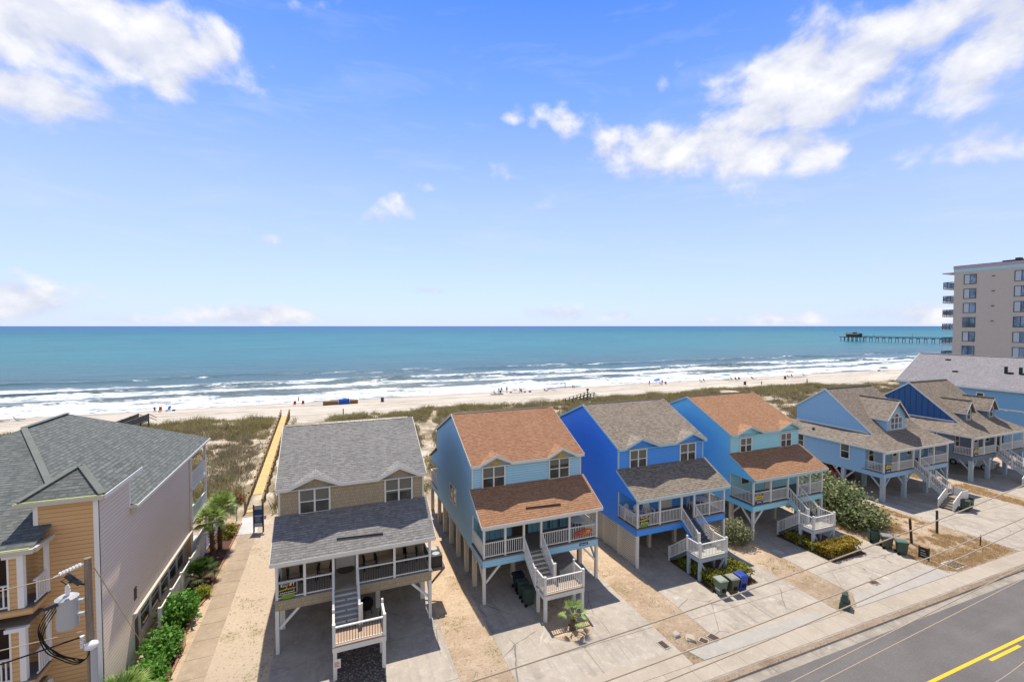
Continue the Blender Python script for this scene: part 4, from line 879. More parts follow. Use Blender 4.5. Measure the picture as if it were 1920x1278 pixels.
# local: x<=0 is the building, y=0 the front wall of the bay
MB().box(-2.1, 0, 0, -.002, .14, 10.05).build('wall', 'siding_orange', r)
MB().box(-.14, .14, 0, 0, 3.35, 10.05).box(-.16, 3.35, 2.65, -.02, 13.6, EV).box(-.16, 3.35, 0, -.02, 3.55, 2.65).box(-.5, 3.55, 0, -.35, 13.6, 2.65).build('wall', 'siding_tan', r)
MB().box(-.26, 13.6, 0, -.02, 13.75, EV).box(-6, 13.75, 0, -1.0, 18.1, EV - .1).build('wall', 'siding_orange', r)
MB().box(-2.25, .14, 0, -2.1, 3.3, 10.05).box(-14, 0.6, 0, -2.25, .75, EV).build('wall', 'siding_orange', r)
MB().box(-.19, -.02, 0, .025, -.001, 10.0).box(.001, -.02, 0, .025, .05, 10.0).box(-2.2, -.02, 8.2, -2.04, -.001, 10.0).box(.001, 3.2, 8.3, .03, 3.37, 10.0).build('corner_board', 'white_bright', r)
b = MB()
for k, z in enumerate((2.72, 2.6, 2.48)): b.box(.0, 3.3, z - .1, .16 - .05 * k, 13.65, z)
b.build('trim_band', 'cream_paint', r)
for i in range(5): window(r, (-.35, 5.2 + i * 1.62, .75), (0, 1, 0), (1, 0, 0), 1.35, 1.6, split=1, sash=True, trim=.12)
MB().box(-.349, 3.6, 0, -.31, 4.9, 2.4).build('door', 'wood_grey', r)
v = MB()
for i in range(5): v.box(-.02, 3.55, 3.3 + i * .13, .02, 3.85, 3.38 + i * .13)
v.build('wall_vent', 'brown_metal', r)
# main roof: hipped, ridge running seaward
zR = 11.75; xr = -6.5; y0, y1 = 8.6, 13.2; T = (0, 0, -.12)
rb = MB()
rb.prism([(.28, 3.3, EV), (.28, 18.5, EV), (xr, y1, zR), (xr, y0, zR), (-1.1, .07, 9.042), (-.2, .07, 8.59), (-.2, 3.3, 8.59)], T)
rb.prism([(.28, 18.5, EV), (-13.5, 18.5, EV), (xr, y1, zR)], T)
rb.prism([(-13.5, 18.5, EV), (-13.5, -1.4, EV), (xr, y0, zR), (xr, y1, zR)], T)
rb.prism([(-13.5, -1.35, 8.62), (-1.62, -1.35, 8.62), (-1.62, -.004, 9.045), (-2.05, -.004, 9.045), (-2.05, .07, 9.067), (-1.1, .07, 9.067), (xr, y0, zR)], T)
rb.build('roof', 'roof_green', r)
bp = (-1.2, 1.55, 11.1)
bb = MB()
bb.prism([(-2.65, -.22, 10.12), (.25, -.22, 10.12), bp], T); bb.prism([(.25, -.22, 10.12), (.25, 4.1, 10.12), (-1.2, 3.9, 11.08), bp], T); bb.prism([(-2.65, -.22, 10.12), bp, (-1.2, 3.9, 11.08), (-2.65, 4.1, 10.12)], T)
bb.build('bay_roof', 'roof_green', r)
for p, q in (((xr, y0, zR + .03), (xr, y1, zR + .03)), (bp, (.22, -.19, 10.14)), (bp, (-2.62, -.19, 10.14))):
    MB().beam(V(p) + V((0, 0, .02)), V(q) + V((0, 0, .03)), .27, .04).build('hip_cap', 'roof_cap', r)
MB().beam((xr, y0, zR + .04), (-2.05, 1.5, 9.56), .27, .04).build('hip_cap', 'roof_cap', r)
g = MB(); g.box(-2.7, -.33, 9.93, .28, -.2, 10.1).build('gutter', 'cream_paint', r)
MB().box(-2.66, -.3, 10.1, .24, -.2, 10.13).box(-13.4, -1.46, 8.6, -1.7, -1.36, 8.63).build('gutter_moss', 'gutter_lime', r)
MB().box(-13.5, -1.5, 8.42, -1.56, -1.36, 8.6).box(-1.62, -1.36, 8.42, -1.5, .0, 8.6).build('gutter', 'cream_paint', r)
MB().box(.28, -.22, 9.93, .33, 4.1, 10.1).box(.285, 3.3, EV - .16, .335, 18.5, EV).box(-.3, 3.28, EV - .12, .28, 3.36, EV + .05).build('gutter', 'white_paint', r)
MB().box(-2.2, -.02, 9.85, -1.9, .05, 9.98).box(.0, 3.37, 7.95, .3, 3.6, 8.2).build('bracket', 'cream_paint', r)
# street-side porches on three levels
for k, z in enumerate((6.15, 3.15, .15)):
    fl = MB().box(-13, -1.2, z - .3, -1.75, .0, z - .02).build('balcony', 'siding_orange', r)
    bx(fl, 'deck', 'deck_dark', -13, -1.25, z - .019, -1.7, 0, z + .02)
    for (p, q) in (((-2.35, -1.15, z), (-5.4, -1.15, z)), ((-1.76, -1.0, z), (-1.76, -.05, z)), ((-5.7, -1.15, z), (-9.0, -1.15, z))): railing(fl, p, q, h=.98, m='white_bright', gap=.14, bal=.045)
    for x in (-2.3, -5.6): MB().box(x - .14, -1.22, z, x + .14, -1.0, z + 2.2).build('column', 'siding_orange', fl)
    MB().box(-2.48, -1.24, z, -2.42, -1.16, z + 2.2).box(-2.18, -1.24, z, -1.98, -1.05, z + 2.2).box(-1.84, -.16, z, -1.7, -.02, z + 2.2).box(-2.6, -1.3, z + 2.1, -1.95, -1.0, z + 2.25).build('post', 'white_bright', fl)
    bx(fl, 'ceiling', 'underside', -13, -1.15, z + 2.26, -1.9, .55, z + 2.3)
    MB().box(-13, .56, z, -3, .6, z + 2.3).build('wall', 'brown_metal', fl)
    MB().box(-4.2, .5, z, -3.3, .55, z + 2.05).build('door', 'door_dark', fl)
# seaward balconies at the far end
for z in (5.75, 3.2, .6):
    fl = MB().box(-1.0, 13.76, z - .22, .1, 18.0, z).build('balcony', 'white_paint', r)
    railing(fl, (.04, 13.85, z), (.04, 17.9, z), h=1.0, m='white_bright', gap=.12)
    for y in (13.85, 17.9): bx(fl, 'post', 'white_bright', -.06, y - .07, z, .1, y + .07, z + 2.3)
    for y in (14.6, 16.3): window(fl, (-1.0, y, z + .1), (0, 1, 0), (1, 0, 0), 1.1, 2.0, split=1, sash=False)
fe = thing('fence', 'white vinyl fence panels between the tan building and the flower bed', 'fence', (-9.25, 31, 0))
for i in range(8):
    y = i * 2.0; bx(fe, 'post', 'white_bright', -.07, y - .07, 0, .07, y + .07, 1.55); p = MB()
    if i < 7:
        for k in range(12): p.box(-.02, y + .08 + k * .155, .12, .02, y + .22 + k * .155, 1.4)
        p.box(-.035, y + .07, 1.3, .035, y + 1.93, 1.42).box(-.035, y + .07, .08, .035, y + 1.93, .2); p.build('panel', 'white_bright', fe)

# ------------------------------------------------------------------ long blue house behind, and the condominium tower
r = thing('long_house', 'long bright blue house with pale grey roof behind the dark slate house', 'house', (86.3, 22, 0))
MB().box(0, 0, 0, 12, 24, 8.8).prism([(0, 23.8, 8.8), (12, 23.8, 8.8), (6, 23.8, 12.7)], (0, .2, 0)).build('wall', 'wall_blue7', r)
T = (0, 0, -.15)
ro = MB().prism([(-.4, -.5, 8.75), (6, -.5, 12.95), (6, 24.3, 12.95), (-.4, 24.3, 8.75)], T).prism([(12.4, -.5, 8.75), (6, -.5, 12.95), (6, 24.3, 12.95), (12.4, 24.3, 8.75)], T).build('roof', 'roof_pale', r)
MB().box(5.85, -.5, 12.93, 6.15, 24.2, 13.0).build('ridge_cap', 'grey_metal', ro)
MB().box(-.45, -.5, 8.5, -.41, 24.3, 8.74).box(-.03, 0, 5.9, -.001, 24, 6.08).prism([(-.4, 24.31, 8.75), (6, 24.31, 12.95), (6, 24.31, 12.7), (-.4, 24.31, 8.5)], (0, .05, 0)).build('fascia', 'white_paint', r)
for y, z in ((13.6, 7.1), (6.5, 7.1), (19.5, 7.1)): window(r, (0, y + .7, z), (0, -1, 0), (-1, 0, 0), .7, .8, split=1, sash=False)
for y in (12.4, 10.9): MB().box(2.6, y - .15, 10.75, 2.85, y + .15, 11.75).box(2.6, y - .75, 10.75, 2.85, y - .15, 10.98).build('roof_vent', 'black_rail', ro)
for x, y in ((4.6, 19.6), (2.2, 17.6)): MB().box(x, y, 8.9 + x * .655 + .1, x + .3, y + .6, 8.95 + x * .655 + .3).build('vent', 'black_rail', ro)
for y in (9.2, 11.0): MB().box(-.14, y, 5.8, -.031, y + .3, 6.0).build('flood_lamp', 'white_paint', r)

r = thing('condo_tower', 'tall tan condominium tower with pink and aqua roof band and seaward balconies', 'apartment tower', (113, 51.45, 0))
TOP = 29.0
MB().box(0, -40, 0, 20, 0, TOP).build('wall', 'condo_wall', r)
MB().box(-.12, -40.1, TOP - .55, 20.1, .12, TOP + .02).build('parapet', 'band_pink', r); MB().box(-.07, -40.06, TOP - 1.15, 20.06, .07, TOP - .551).build('roof_band', 'band_aqua', r)
MB().box(-.13, -40.12, TOP + .02, 20.12, .13, TOP + .10).build('coping', 'condo_dark', r)
for i in range(10):
    z = 25.5 - 2.72 * i
    for y in (-3.25, -10.25, -15.5, -22):
        o = (0, y + .0, z); fo = window(r, (0, y + 1.7, z), (0, -1, 0), (-1, 0, 0), 1.7, 1.75, m='condo_dark', split=2, sash=False, trim=.08, glass='glass_blue')
        if random.random() < .75: q_ = random.random() * .4 + .35; MB().abox((0, y + 1.7, z), (0, -1, 0), (0, 0, 1), (-1, 0, 0), .03, .03, .013, 1.7 * q_, 1.72, .02).build('curtain', 'lightgrey_paint', fo)
    z = 24.95 - 2.72 * i
    b = MB().box(.3, .001, z - .25, 9.0, 1.85, z).box(11, .001, z - .25, 19.5, 1.85, z).build('balcony', 'condo_wall', r)
    rb = MB(); rb.box(.3, 1.78, z + 1.1, 9, 1.84, z + 1.2).box(.3, .0, z + 1.1, .36, 1.8, z + 1.2)
    for k in range(13): rb.box(.3 + k * .72, 1.78, z, .38 + k * .72, 1.84, z + 1.1)
    for k in range(4): rb.box(.3, .02 + k * .58, z, .38, .1 + k * .58, z + 1.1)
    rb.build('railing', 'condo_dark', b); MB().box(.33, .05, z + .15, .345, 1.75, z + 1.0).box(.4, 1.8, z + .15, 8.9, 1.815, z + 1.0).build('pane', 'glass_blue', b)
MB().box(.1, 0, 27.75, 19.8, 1.95, 27.95).build('canopy', 'condo_wall', r)
for x, y in ((3, -7.0), (4.5, -11.2), (6, -14)): MB().box(x, y - 1.4, TOP, x + 1.6, y + 1.4, TOP + .62).box(x + .3, y - .9, TOP + .62, x + 1.2, y - .2, TOP + .95).build('roof_unit', 'dark_metal', r)
for i in range(4): MB().box(-.1, -5.9, 26.6 - i * 2.75, -.001, -5.5, 26.75 - i * 2.75).build('wall_vent', 'brown_metal', r)
# fishing pier
r = thing('fishing_pier', 'long dark timber fishing pier with a small house at its far end', 'pier', (620, 130, 0))
MB().box(-2.6, 0, 3.3, 2.6, 242, 3.9).build('deck', 'pier_wood', r); MB().box(-6.5, 242, 3.2, 8, 266, 3.9).build('deck', 'pier_wood', r)
rb = MB()
for x in (-2.6, 2.5):
    for z in (4.5, 5.0): rb.box(x, 0, z, x + .1, 242, z + .12)
    for i in range(121): rb.box(x, i * 2, 3.9, x + .1, i * 2 + .12, 5.1)
rb.build('railing', 'pier_wood', r)
for i in range(40):
    y = 1 + i * 7
    if y < 242: MB().cyl((-2.9, y, -4), (-2.3, y, 3.3), .28, n=7).cyl((2.9, y, -4), (2.3, y, 3.3), .28, n=7).box(-2.9, y - .2, 2.7, 2.9, y + .2, 3.3).build('piling', 'pier_wood', r)
for y in (244, 249, 254, 259, 264): MB().cyl((-6, y, -4), (-5.8, y, 3.3), .32, n=7).cyl((7.2, y, -4), (7, y, 3.3), .32, n=7).cyl((1, y, -4), (1, y, 3.3), .32, n=7).build('piling', 'pier_wood', r)
hs = MB().box(-4, 245, 3.9, 5, 259, 6.8).build('pier_house', 'pier_wood', r)
MB().prism([(-5, 244, 6.8), (6, 244, 6.8), (.5, 244, 8.6)], (0, 17, 0)).box(-.8, 249, 8.2, 1.8, 253, 9.6).build('roof', 'dark_metal', hs)
for y in (30, 70, 110, 150, 190, 230, 262): MB().cyl((2.5, y, 3.9), (2.5, y, 9), .12, n=6).build('lamp_post', 'pier_wood', r)
bt = thing('fishing_boat', 'tiny dark boat on the water far beyond the pier', 'boat', (1558, 1018, -1.9), .5)
MB().loft([[(x * s, y * s2, z) for x, y in ((-3.4, -1), (2, -1.1), (4, 0), (2, 1.1), (-3.4, 1))] for s, s2, z in ((.85, .7, -.3), (1, 1, .9))]).build('hull', 'dark_metal', bt); MB().box(-1.4, -.7, .9, .8, .7, 2.6).box(-1.6, -.9, 2.6, 1.1, .9, 2.75).build('cabin', 'white_paint', bt)
# ------------------------------------------------------------------ porch chairs
def adirondack(name, label, cat, loc, rz, m, mleg, group, rocker=False):
    r = thing(name, label, cat, loc, rz, group)
    b = MB()
    for i in range(5): b.prism([(-.26 + i * .105, .28, .34), (-.17 + i * .105, .28, .34), (-.17 + i * .105 + .01 * (i - 2), .55, 1.12 - .02 * (i - 2) ** 2), (-.26 + i * .105 + .01 * (i - 2), .55, 1.12 - .02 * (i - 2) ** 2)], (0, .03, 0))
    b.build('backrest', m, r)
    s = MB()
    for i in range(5): s.box(-.27, -.3 + i * .115, .40 - .02 * i, .27, -.2 + i * .115, .43 - .02 * i)
    s.build('seat', m, r)
    for x in (-.34, .34):
        MB().box(x - .07, -.36, .60, x + .07, .42, .63).build('armrest', mleg, r)
        MB().box(x - .03, -.34, 0, x + .03, -.24, .60).build('leg', mleg, r); MB().prism([(x - .03, .28, .6), (x - .03, .40, .6), (x - .03, .48, 0), (x - .03, .38, 0)], (.05, 0, 0)).build('leg', mleg, r)
        if rocker: MB().tube([(x, -.5, .08), (x, -.2, .01), (x, .2, .0), (x, .6, .1)], .03, 6).build('rocker', m, r)
    return r
g = 'porch chairs at the taupe house'; hx, hy = -2.95, 26.75
adirondack('porch_chair', 'tan slatted porch chair leftmost on the taupe house porch, above the rental sign', 'chair', (hx + .82, hy + 1.75, FL), .08, 'chair_tan', 'chair_black', g)
adirondack('porch_chair', 'tan slatted porch chair beside the left stair post of the taupe house', 'chair', (hx + 2.42, hy + 1.7, FL), -.1, 'chair_tan', 'chair_black', g)
adirondack('porch_chair', 'tan slatted porch chair just right of the front door of the taupe house', 'chair', (hx + 4.95, hy + 1.7, FL), .05, 'chair_tan', 'chair_black', g)
adirondack('porch_chair', 'tan slatted porch chair, left one of the close pair on the taupe porch', 'chair', (hx + 6.72, hy + 1.75, FL), .06, 'chair_tan', 'chair_black', g)
adirondack('porch_chair', 'tan slatted porch chair nearest the right corner of the taupe porch', 'chair', (hx + 7.42, hy + 1.72, FL), -.1, 'chair_tan', 'chair_black', g)
def low_table(label, loc, m, w=.75, d=.55):
    r = thing('side_table', label, 'table', loc); MB().box(-w / 2, -d / 2, .38, w / 2, d / 2, .43).build('table_top', m, r)
    for x in (-w / 2 + .06, w / 2 - .06):
        for y in (-d / 2 + .06, d / 2 - .06): MB().box(x - .03, y - .03, 0, x + .03, y + .03, .38).build('leg', 'chair_black', r)
low_table('low brown table between two chairs left of the stairs on the taupe porch', (hx + 1.62, hy + 1.6, FL), 'chair_tan'); low_table('low brown table right of the door on the taupe porch', (hx + 5.85, hy + 1.65, FL), 'chair_tan', .9)
tag(MB().lathe((hx + 3.6, hy + 2.0, FL + .001), [(.01, .0), (.48, 0), (.48, .02), (.01, .021)], 18).build('doormat', 'brown_metal'), 'dark rounded doormat before the white door of the taupe house', 'doormat')
g = 'white chairs on the royal blue porch'; hx, hy = 20.3, 26.87
adirondack('porch_chair', 'white slatted porch chair nearest the left wall of the royal blue house', 'chair', (hx + .55, hy + 1.35, FL), .35, 'chair_white', 'chair_white', g)
adirondack('porch_chair', 'white slatted porch chair beside the corner post of the royal blue house', 'chair', (hx + 1.15, hy + .95, FL), .45, 'chair_white', 'chair_white', g)
adirondack('rocking_chair', 'white slatted rocking chair left of the door of the royal blue house', 'rocking chair', (hx + 2.15, hy + 1.45, FL), -.25, 'chair_white', 'chair_white', g, True)
def round_set(label, loc, group):
    r = thing('patio_table', label, 'table', loc, 0, group)
    MB().lathe((0, 0, .70), [(.02, 0), (.55, 0), (.55, .04), (.02, .045)], 16).build('table_top', 'chair_white', r)
    for k in range(4): a = pi / 4 + k * pi / 2; MB().cyl((.38 * cos(a), .38 * sin(a), 0), (.34 * cos(a), .34 * sin(a), .7), .03, n=6).build('leg', 'chair_white', r)
def chair_simple(label, loc, rz, m, group):
    r = thing('patio_chair', label, 'chair', loc, rz, group); MB().box(-.24, -.24, .42, .24, .24, .46).build('seat', m, r)
    b = MB()
    for i in range(5): b.box(-.22 + i * .1, .21, .46, -.16 + i * .1, .24, .92)
    b.box(-.24, .2, .88, .24, .25, .95).build('backrest', m, r)
    for x in (-.21, .21):
        for y in (-.21, .21): MB().box(x - .02, y - .02, 0, x + .02, y + .02, .42).build('leg', m, r)
round_set('white round table in the right porch corner of the light blue house', (8.66 + 7.55, 26.85 + 1.5, FL), None); round_set('white round table in the right porch corner of the royal blue house', (20.3 + 7.2, 26.87 + 1.4, FL), None)
chair_simple('white patio chair in the right porch corner of the royal blue house', (20.3 + 6.4, 26.87 + 1.6, FL), 1.3, 'chair_white', None)
chair_simple('dark chair beside the door of the pale blue house', (50.75 + 8.7, 28.15 + 1.3, FL), .4, 'dark_metal', None); chair_simple('dark chair on the right porch of the dark slate house', (66.4 + 9.2, 28.15 + 1.3, FL), .2, 'dark_metal', None)

# ------------------------------------------------------------------ signs
SR = (pi / 2, 0, 0)
def stroke(p, m, x0, z0, x1, z1, y=-.021): MB().box(x0, y - .004, z0, x1, y, z1).build('lettering', m, p)
def rental_sign(label, loc, kind):
    r = thing('rental_sign', label, 'sign', loc, 0, 'rental signs on the porch railings'); w, h = .92, .62
    MB().box(-w / 2, -.02, 0, w / 2, 0, h).build('panel', 'sign_black', r)
    f = MB()
    for b in ((-w / 2, 0, w / 2, .02), (-w / 2, h - .02, w / 2, h), (-w / 2, 0, -w / 2 + .02, h), (w / 2 - .02, 0, w / 2, h)): f.box(b[0], -.024, b[1], b[2], -.0205, b[3])
    if kind < 3: f.build('border', 'sign_white', r)
    text_mesh('lettering', 'ELLI  TT', .215 if kind < 2 else .19, 'sign_white', r, (0, -.023, h * .79), SR, sx=.92)
    MB().prism([(.105 + .055 * cos(a), -.021, h * .795 + .07 * sin(a)) for a in [2 * pi * i / 10 for i in range(10)]], (0, -.008, 0)).build('sun_emblem', 'sign_orange', r)
    if kind == 0:
        text_mesh('lettering', 'Realty', .20, 'sign_yellow', r, (.12, -.023, h * .47), SR, shear=.3); MB().prism([(-.43, -.021, .20), (-.1, -.021, .25), (.0, -.021, .36), (-.14, -.021, .29), (-.43, -.021, .235)], (0, -.003, 0)).build('swoosh', 'sign_yellow', r)
        for a in range(8): stroke(r, 'sign_white', -.36 + a * .09, .07 + a * .004, -.30 + a * .09, .11 + a * .004)
    elif kind == 1:
        MB().prism([(-.42, -.021, .28), (.1, -.021, .36), (.42, -.021, .42), (.42, -.021, .37), (.1, -.021, .29), (-.42, -.021, .23)], (0, -.003, 0)).build('swoosh', 'sign_yellow', r); MB().prism([(-.3, -.021, .2), (.4, -.021, .31), (.42, -.021, .27), (-.3, -.021, .15)], (0, -.003, 0)).build('swoosh', 'sign_yellow', r)
        for a in range(6): stroke(r, 'sign_white', -.3 + a * .11, .06, -.23 + a * .11, .11)
    else:
        MB().box(-.42, -.0215, .10, .42, -.0205, .40).build('colour_band', 'sign_yellow', r)
        for a in range(5): stroke(r, 'sign_black', -.3 + a * .13, .2, -.21 + a * .13, .3, -.0216)
    low = 'sign_green' if kind < 2 else 'sign_blue'
    if kind < 2: lo = MB().prism([(.36 * cos(a), -.012, -.12 + .13 * sin(a)) for a in [2 * pi * i / 16 for i in range(16)]], (0, -.012, 0)).build('hanging_panel', low, r)
    else: lo = MB().box(-w / 2, -.02, -.26, w / 2, 0, -.02).build('hanging_panel', low, r)
    for a in (-.2, .05): MB().box(a, -.031, -.15, a + .2, -.0245, -.1).build('lettering', 'leaf_yellow' if kind < 2 else 'sign_white', lo)
rental_sign('black rental sign reading ELLIOTT Realty on the taupe house railing', (-2.95 + .62, 26.75 - .02, FL + .30), 0); rental_sign('black and yellow rental sign on the royal blue house railing', (20.3 + .62, 26.87 - .02, FL + .30), 1)
rental_sign('yellow and blue rental sign on the turquoise house railing', (31.8 + .62, 27.0 - .02, FL + .30), 2); rental_sign('yellow and blue rental sign on the pale blue house railing', (50.75 + .65, 28.13, FL + .30), 3); rental_sign('yellow and blue rental sign on the dark slate house railing', (66.4 + .65, 28.13, FL + .30), 3)
def notice(label, loc, w, h, red):
    r = thing('notice', label, 'notice', loc); MB().box(-w / 2, -.012, 0, w / 2, 0, h).build('panel', 'sign_white', r)
    for i in range(4): MB().box(-w * .38, -.016, h * (.2 + .15 * i), w * (.38 - .1 * (i % 2)), -.0125, h * (.27 + .15 * i)).build('lettering', 'sign_red' if red else 'grey_metal', r)
notice('small white notice with red lines on the landing post of the taupe house', (-2.95 + 3.02, 26.75 - 3.085, .62), .34, .46, True)
notice('tiny white notice on the landing railing of the royal blue house', (20.3 + 4.5, 26.87 - 3.04, 1.95), .26, .38, True); notice('tiny white notice on the landing railing of the turquoise house', (31.8 + 4.5, 27 - 3.04, 1.95), .26, .38, True)
notice('tall white notice on a front pile of the dark slate house', (66.4 + .15, 28.15 - .03, 1.5), .2, .5, False); notice('white notice on the right front pile of the pale blue house', (50.75 + 10.85, 28.15 - .03, 1.6), .22, .4, True)
r = thing('surfboard_sign', 'red and orange surfboard sign hung on the light blue house railing', 'sign', (8.66 + 7.15, 26.85 - .03, FL + .55))
def board(k, y, m, n, x0=0): MB().prism([(x0 + .72 * k * cos(a), y, .2 * k * math.copysign(abs(sin(a)) ** .8, sin(a)) + .06 * cos(a)) for a in [2 * pi * i / 24 for i in range(24)]], (0, -.03, 0)).build(n, m, r)
board(1, 0, 'board_surf', 'board'); board(.72, -.031, 'board_orange', 'inner_panel', .04); board(.5, -.062, 'board_wine', 'inner_panel', -.1)
for i in range(5): MB().box(-.28 + i * .11, -.1, -.02 + .01 * i, -.21 + i * .11, -.0925, .04 + .01 * i).build('lettering', 'sign_orange', r)
# beach access board by the boardwalk
r = thing('notice_board', 'tall narrow blue information board on two posts beside the boardwalk entrance', 'notice board', (-5.95, 43.6, 0), -.15)
for x in (-.36, .36): MB().box(x - .05, -.05, 0, x + .05, .05, 2.35).build('post', 'wood_dark', r)
MB().box(-.31, -.03, .45, .31, .03, 2.25).build('panel', 'sign_blue', r)
for z0, z1, m in ((1.95, 2.22, 'grey_metal'), (.47, .78, 'lightgrey_paint'), (1.35, 1.45, 'lightgrey_paint')): MB().box(-.30, -.036, z0, .30, -.0305, z1).build('printed_band', m, r)
for i in range(5): MB().box(-.24, -.036, .9 + i * .09, .2 - .06 * (i % 2), -.0305, .93 + i * .09).build('lettering', 'lightgrey_paint', r)
MB().box(.42, -.1, 1.1, .6, .05, 1.42).build('leaflet_box', 'grey_metal', r)
r = thing('yard_sign', 'low black framed sign leaning at the edge of the dry grass lot', 'sign', (41.1, 20.0, 0), -1.45)
MB().box(-.27, -.02, .12, .27, .02, .92).build('panel', 'sign_black', r)
for x in (-.3, .3): MB().box(x - .03, -.03, 0, x + .03, .03, 1.0).build('post', 'wood_dark', r)
for i in range(3): MB().box(-.2, -.027, .3 + i * .18, .18 - .06 * i, -.0205, .35 + i * .18).build('lettering', 'grey_metal', r)

# ------------------------------------------------------------------ wheeled bins
def bin_(label, loc, rz, body, lid, group, opened=False, nolid=False, num=False):
    r = thing('wheeled_bin', label, 'bin', loc, rz, group); h = .98
    def ring(x, y0, y1, z): return [(-x, y0, z), (x, y0, z), (x, y1, z), (-x, y1, z)]
    rings = [ring(.23, -.25, .24, .04), ring(.25, -.28, .28, .4), ring(.29, -.33, .33, h - .08), ring(.32, -.36, .36, h - .07), ring(.32, -.36, .36, h)]
    if nolid: rings += [ring(.285, -.325, .325, h), ring(.27, -.3, .3, .5)]
    bo = MB().loft(rings).build('body', body, r, bevel=.02)
    MB().box(-.12, -.345, .3, .12, -.29, .5).build('grip', 'rubber', bo)
    if not nolid: MB().loft([ring(.335, -.38, .37, h + .005), ring(.335, -.38, .37, h + .035), ring(.26, -.30, .32, h + .10)]).box(-.09, -.3, h + .075, .09, -.22, h + .11).build('lid', lid, r, bevel=.015)
    else: MB().box(-.33, .37, .15, .33, .40, .95).build('lid', lid, r)
    MB().box(-.25, .37, h - .03, .25, .43, h + .02).build('handle', body, r)
    for x in (-.26, .26): MB().cyl((x - .03, .27, .11), (x + .03, .27, .11), .11, n=14).build('wheel', 'rubber', r)
    if num:
        for i in range(4): MB().box(-.262, -.2 + i * .1, .34, -.255, -.14 + i * .1, .46).build('painted_number', 'sign_white', r)
    return r
g = 'wheeled bins'
bin_('pale sage green wheeled bin with white painted marks, left of three by the hedge', (23.45, 22.25, 0), -.1, 'plastic_sage', 'lid_sage', g, num=True); bin_('olive grey wheeled bin between the sage bin and the blue bin', (24.35, 22.15, 0), -.12, 'plastic_olive', 'lid_grey', g); bin_('bright blue wheeled bin beside the hedge of the royal blue house', (25.15, 22.2, 0), -.1, 'plastic_blue', 'plastic_blue', g)
bin_('open lidless dark green bin beside the big bush', (40.75, 23.15, 0), .75, 'plastic_green', 'plastic_green', g, nolid=True); bin_('olive bin with grey lid, middle of three beside the big bush', (40.55, 22.15, 0), .8, 'plastic_olive', 'lid_grey', g); bin_('dark bin with teal green lid nearest the leaning post', (40.55, 21.15, 0), .85, 'plastic_green', 'lid_green', g)
bin_('dark green bin at the foot of the pale blue house stairs', (55.75, 24.0, 0), .2, 'plastic_green', 'plastic_green', g); bin_('dark green lidless bin right of another at the foot of the pale blue house stairs', (56.85, 24.25, 0), .15, 'plastic_green', 'plastic_green', g, nolid=True)
bin_('navy bin under the light blue house, farthest back of three', (8.66 + 2.75, 26.85 + .85, 0), 1.57, 'plastic_navy', 'plastic_navy', g); bin_('dark green bin under the light blue house, middle of three', (8.66 + 2.7, 26.85 - .05, 0), 1.5, 'plastic_green', 'plastic_green', g); bin_('dark green bin under the light blue house, nearest the street', (8.66 + 2.68, 26.85 - .95, 0), 1.6, 'plastic_green', 'plastic_green', g)
r = thing('grill', 'black covered round grill in the shade under the taupe house stairs', 'grill', (-2.95 + 4.75, 26.75 + 1.7, 0))
MB().lathe((0, 0, .62), [(.05, -.28), (.3, -.14), (.38, .1), (.36, .3), (.2, .45), (.02, .5)], 16).build('kettle', 'rubber', r, smooth=True)
for k in range(3): a = k * 2.1; MB().cyl((.32 * cos(a), .32 * sin(a), 0), (.2 * cos(a), .2 * sin(a), .45), .02, n=6).build('leg', 'rubber', r)
# air conditioners on their platform beside the taupe house
r = thing('equipment_platform', 'small wooden platform on braces carrying two units at the right side of the taupe house', 'platform', (-2.95 + WD + .05, 26.75 + 1.2, 0))
p = MB()
for i in range(9): p.box(0, i * .16, 2.3, 1.05, i * .16 + .13, 2.36)
p.build('deck', 'wood_grey', r)
for y in (.1, 1.3): MB().box(0, y - .05, 2.15, 1.05, y + .05, 2.3).beam((.0, y, 1.2), (.95, y, 2.15), .08, .1).build('brace', 'wood_grey', r)
for i, y in enumerate((.38, 1.05)):
    a = thing('air_conditioner', ['dark air conditioner nearer the street on the platform beside the taupe house', 'dark air conditioner farther back on the platform beside the taupe house'][i], 'air conditioner', (-2.95 + WD + .6, 26.75 + 1.2 + y, 2.36), 0, 'air conditioners on the platform')
    MB().box(-.36, -.3, 0, .36, .3, .72).build('casing', 'dark_metal', a, bevel=.03); MB().lathe((0, 0, .721), [(.05, 0), (.24, 0), (.24, .03), (.05, .03)], 14).build('fan_grille', 'grey_metal', a)

